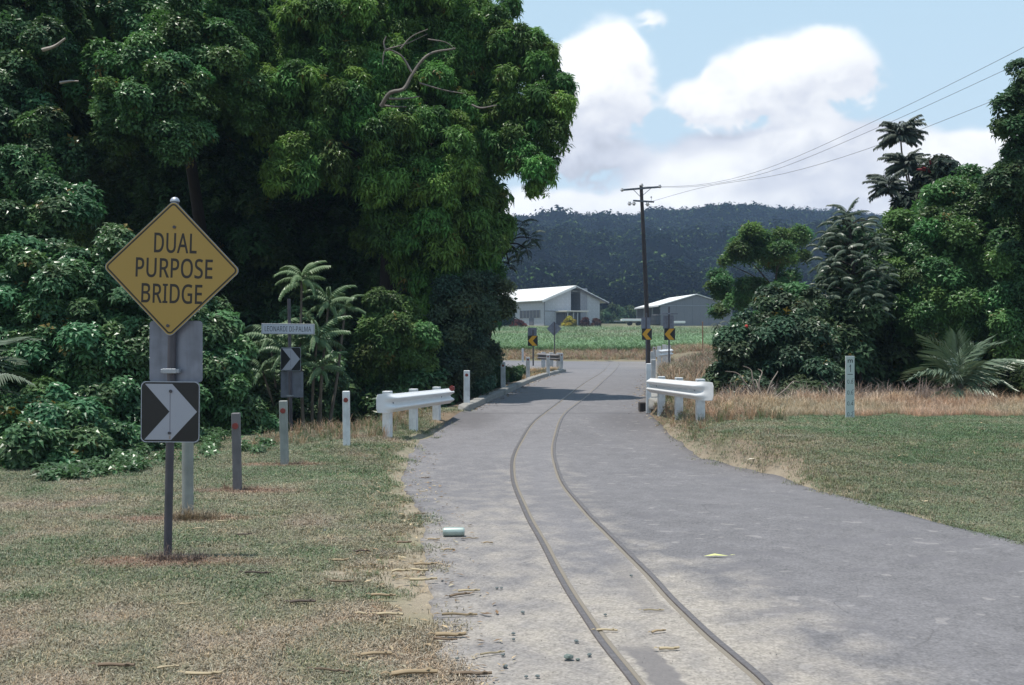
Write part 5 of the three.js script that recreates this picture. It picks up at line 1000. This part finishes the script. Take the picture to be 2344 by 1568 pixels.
const stalks = [
  [v1(940, 803, 900, 1300), .1, 1, 0, 'tan stalk on the road just below the drink can'], [v1(310, 875, 900, 1300), .1, 1.2, 0, null], [v1(320, 1002, 900, 1300), -.2, 1.5, 2, 'long brown stalk on the bare patch of the lawn'], [v1(560, 1083, 900, 1300), -.1, 1.3, 0, null], [v1(600, 1195, 900, 1300), -.12, 1.2, 1, null], [v1(1000, 1187, 900, 1300), .1, 1.5, 0, null], [v1(435, 1190, 900, 1300), -.5, .9, 1, null],
  [v1(950, 1308, 900, 1300), .05, 1.7, 0, null], [v1(920, 1330, 900, 1300), -.3, 1.2, 2, null], [v1(1080, 1535, 900, 1300), .02, 1.5, 2, 'stout brown stalk at the bottom edge of the photo on the road'], [v1(740, 1545, 900, 1300), .12, 1.7, 0, null], [v1(1190, 1410, 900, 1300), .5, 1, 1, null], [v1(660, 940, 900, 1300), .08, 1.4, 1, 'pale leaf sheath on the bare patch beside the road edge'], [v1(770, 935, 900, 1300), -.3, 1.2, 1, null], [v1(790, 992, 900, 1300), .06, 1.7, 1, null],
  [v1(1055, 1045, 900, 1300), .15, 1.2, 1, null], [v1(1000, 1068, 900, 1300), .5, 1.1, 2, null], [v1(1070, 735, 900, 1300), .15, .8, 0, null], [v1(1165, 762, 900, 1300), -.1, .9, 0, null], [v1(850, 742, 900, 1300), .02, 1, 0, null], [v1(770, 600, 900, 1300), .08, .9, 2, null], [v1(800, 900, 900, 1300), .15, 1.4, 0, null], [v1(520, 1430, 900, 1300), .12, 1.2, 0, null], [v1(250, 1525, 900, 1300), -.15, 1.1, 2, null], [v1(440, 822, 900, 1300), .05, 1.2, 3, 'dark stick on the lawn above the bare patch'], [v1(680, 770, 900, 1300), .12, 1.2, 2, null], [v1(790, 460, 900, 1300), .2, .9, 1, null], [v1(800, 380, 900, 1300), .1, .9, 2, null],
  [v1(380, 1275, 1700, 1300), -.1, .9, 1, 'straw coloured stalk lying across the left rail'], [v1(650, 1157, 1700, 1300), .12, .9, 1, null], [v1(680, 1282, 1700, 1300), .4, 1, 0, 'stalk lying aslant between the rails'], [v1(740, 1385, 1700, 1300), .1, 1.1, 1, null],
  [v1(1175, 1550, 0, 1300), -.02, 1.6, 1, 'pale stalk at the bottom edge of the lawn'], [v1(670, 1500, 0, 1300), -.03, 1.5, 2, null], [v1(970, 1505, 0, 1300), .3, .8, 1, null], [v1(1490, 950, 0, 1300), .04, 1.3, 3, 'dark stick on the lawn right of the diamond sign foot'], [v1(1150, 688, 0, 1300), .03, 1, 1, null], [v1(1285, 643, 0, 1300), .0, .8, 1, null], [v1(1080, 1130, 0, 1300), .25, .8, 1, null], [v1(1410, 722, 0, 1300), .3, 1, 3, null], [v1(1750, 1120, 0, 1300), .05, 1.2, 3, null],
];
const ORD = ['nearest', 'second nearest', 'third nearest', 'fourth nearest', 'fifth nearest', 'sixth nearest', 'seventh nearest', 'eighth nearest', 'ninth nearest', 'tenth nearest', 'eleventh nearest', 'twelfth nearest', 'thirteenth nearest', 'fourteenth nearest', 'fifteenth nearest', 'sixteenth nearest', 'seventeenth nearest', 'eighteenth nearest', 'nineteenth nearest', 'twentieth nearest'];
const MARKS = [['drink can', 1038, 1231], ['diamond sign foot', 383, 1277], ['yellow leaf', 1643, 1279], ['green stone', 1301, 1517], ['thick guide post foot', 429, 1188], ['pale leaf sheath', 917, 1319], ['long brown stalk', 782, 1344], ['stout brown stalk', 1083, 1555]];
function placed(list, i) {                                                           // where one of many alike lies, told from the nearest landmark as seen in the photo
  const [x, y] = list[i], far = ([, a, b]) => Math.hypot(a - x, b - y), mk = MARKS.reduce((p, q) => far(q) < far(p) ? q : p), rank = list.filter(([a, b]) => { const q = Math.hypot(mk[1] - a, mk[2] - b); return q > 3 && q < far(mk); }).length;
  const dy = Math.abs(y - mk[2]) < 15 ? '' : y > mk[2] ? 'below ' : 'above ', dx = Math.abs(x - mk[1]) < 15 ? '' : x < mk[1] ? 'left ' : 'right ';
  return `${ORD[rank]} to the ${mk[0]}, ${dy}${dx}of it`.replace('below of it', 'below it').replace('above of it', 'above it');
}
stalks.forEach(([[px, py], a, k, m, label], i) => {
  const o = firstStalk ? stalkBase : stalkBase.clone(); if (!firstStalk) { o.name = numbered('cane_stalk'); scene.add(o); } firstStalk = false;
  const p = gnd(px, py); o.position.copy(p).add(V(0, .018 + (inRoad(p.x, -p.z) > 0 ? 0 : .012), 0)); o.rotation.set(0, a + .0, 0); o.scale.setScalar(k);
  o.children[0].geometry = ST[i % 6]; o.children[0].material = straw[m];
  o.userData = { label: label ?? `${m > 1 ? 'brown' : 'straw coloured'} cane stalk bit, ${placed(stalks.map((q) => q[0]), i)}`, category: 'cane stalk', group: 'bits of cane stalk on road and lawn' };
});
{
  const p = gnd(1038, 1231), c = thing('drink_can', 'pale green and white drink can lying on the road edge', 'can', p.add(V(0, .05, 0))); c.rotation.y = .04;
  const body = metreUV(new THREE.LatheGeometry([[.022, -.075], [.027, -.078], [.033, -.066], [.034, .06], [.028, .074], [.026, .078]].map(([r, y]) => new THREE.Vector2(r * 1.1, y * 1.15)), 22).rotateZ(Math.PI / 2));
  mesh('can_body', body, MAT([.36, .43, .39], .35, { metalness: .3, map: wearTex }), c); const lid = new THREE.CylinderGeometry(.028, .028, .003, 20).rotateZ(Math.PI / 2); mesh('can_end', lid.clone().translate(.088, 0, 0), M.galv, c); mesh('can_end', lid.clone().translate(-.086, 0, 0), M.galv, c);
  const lp = []; leafTris(lp, V(-.11, 0, 0), V(1, .03, .1).normalize(), V(0, 1, .2), .19, .036, .02, .12); leafTris(lp, V(.08, .006, .02), V(1, .1, .1).normalize(), V(0, 1, .2), .05, .008, .05, .2);
  const q = gnd(1643, 1279), yl = tag(mesh('fallen_leaf', geoFrom(lp), MAT([.55, .56, .22], .7), scene), 'yellow green fallen leaf on the open road', 'leaf'); yl.position.copy(q).add(V(0, .022, 0)); yl.rotation.y = .1;
  const wl = tag(mesh('fallen_leaf', geoFrom(lp), MAT([.55, .50, .40], .8), scene), 'pale fallen leaf at the grass edge right of the road', 'leaf'); wl.position.copy(gnd(1722, 1056)).add(V(0, .03, 0)); wl.rotation.y = .6;
  const stone = (seed, r) => { const g = new THREE.IcosahedronGeometry(r, 1), pp = g.attributes.position; for (let i = 0; i < pp.count; i++) { const k = 1 + .35 * noise(pp.getX(i) / r * 1.3 + seed, pp.getY(i) / r * 1.3, pp.getZ(i) / r * 1.3); pp.setXYZ(i, pp.getX(i) * k * 1.2, pp.getY(i) * k * .6, pp.getZ(i) * k); } g.computeVertexNormals(); return g; };
  const grey = MAT([.10, .12, .12], .85, { map: null }), green = MAT([.115, .145, .13], .8);
  const SG = [stone(1, .010), stone(2, .009), stone(3, .012)];
  const gb = gnd(1301, 1517), gs = thing('green_stone', 'larger blue green stone on the road left of the rails', 'stone', gb.add(V(0, .03, 0))); mesh('stone', stone(5, .022), green, gs); mesh('chip', stone(6, .010).translate(.045, -.01, .01), green, gs);
  [v1(1310, 1295, 900, 1300), v1(1312, 1328, 900, 1300), v1(1675, 1340, 900, 1300), v1(1250, 1420, 900, 1300), v1(985, 1442, 900, 1300), v1(1265, 1487, 900, 1300), v1(1450, 1545, 900, 1300), v1(1385, 1548, 900, 1300), v1(1365, 1170, 900, 1300), v1(1215, 1028, 900, 1300), v1(1242, 1028, 900, 1300), v1(1750, 1420, 900, 1300), v1(520, 955, 1700, 1300), v1(370, 1185, 1700, 1300), v1(220, 690, 900, 1300)].forEach(([x, y], i, all) => { const o = tag(mesh('road_stone', SG[i % 3], grey, scene), `small dark loose stone, ${placed(all, i)}`, 'stone', 'loose stones on the road'); o.position.copy(gnd(x, y)).add(V(0, .024, 0)); o.rotation.y = i; });
  // fine litter: leaf scraps, chips and gravel
  const r = rng(909), chip = [], frag = [];
  for (let i = 0; i < 5200; i++) { const Z = 4.6 + 9 * Math.pow(r(), 1.6), x = edgeL(Z) + (r() < .6 ? 2.4 * Math.pow(r(), 1.3) : r() < .4 ? -.5 * r() : r() * 3.2) - .15, k = .09 + .34 * r() * r() * r(); chip.push({ p: V(x, G(x, Z) + .016, -Z), s: k, q: qy(r() * 6), c: tint([.16, .145, .125], r, .6) }); }
  for (let i = 0; i < 1700; i++) {
    const w = r(); let Z, x; if (w < .45) { Z = 4.6 + 12 * r(); x = edgeL(Z) + .9 * (r() - .55); } else if (w < .62) { Z = 23 + 26 * r(); x = edgeL0(Z) + .15 + .35 * r() * r(); } else if (w < .74) { Z = 20 + 30 * r(); x = (Z < 22.5 ? edgeR0(Z) : edgeRfar(Z)) - .05 - .6 * r() * r(); } else { Z = 9 + 9 * r(); x = edgeR(Z) + 4.5 * r(); }
    frag.push({ p: V(x, G(x, Z) + .02, -Z), s: (.18 + .4 * r() * r()) * (Z > 20 ? 1.7 : 1), q: qy(r() * 6).multiply(new THREE.Quaternion().setFromAxisAngle(V(1, 0, 0), (r() - .5) * .6)), c: tint(r() < .55 ? [.36, .285, .18] : [.20, .14, .09], r, .4) });
  }
  tag(copies('gravel', SG[1], MAT([1, 1, 1], .9), chip, scene), 'fine loose gravel on the left side of the road', 'gravel', null, 'stuff');
  tag(copies('leaf_litter', geoFrom((() => { const p = []; leafTris(p, V(-.08, 0, 0), V(1, .05, 0).normalize(), V(0, 1, 0), .16, .05, -.1, .25); return p; })()), MAT([1, 1, 1], .9), frag, scene), 'scattered dry leaves and straw along the road edges', 'leaf litter', null, 'stuff');
}
renderer.render(scene, camera);
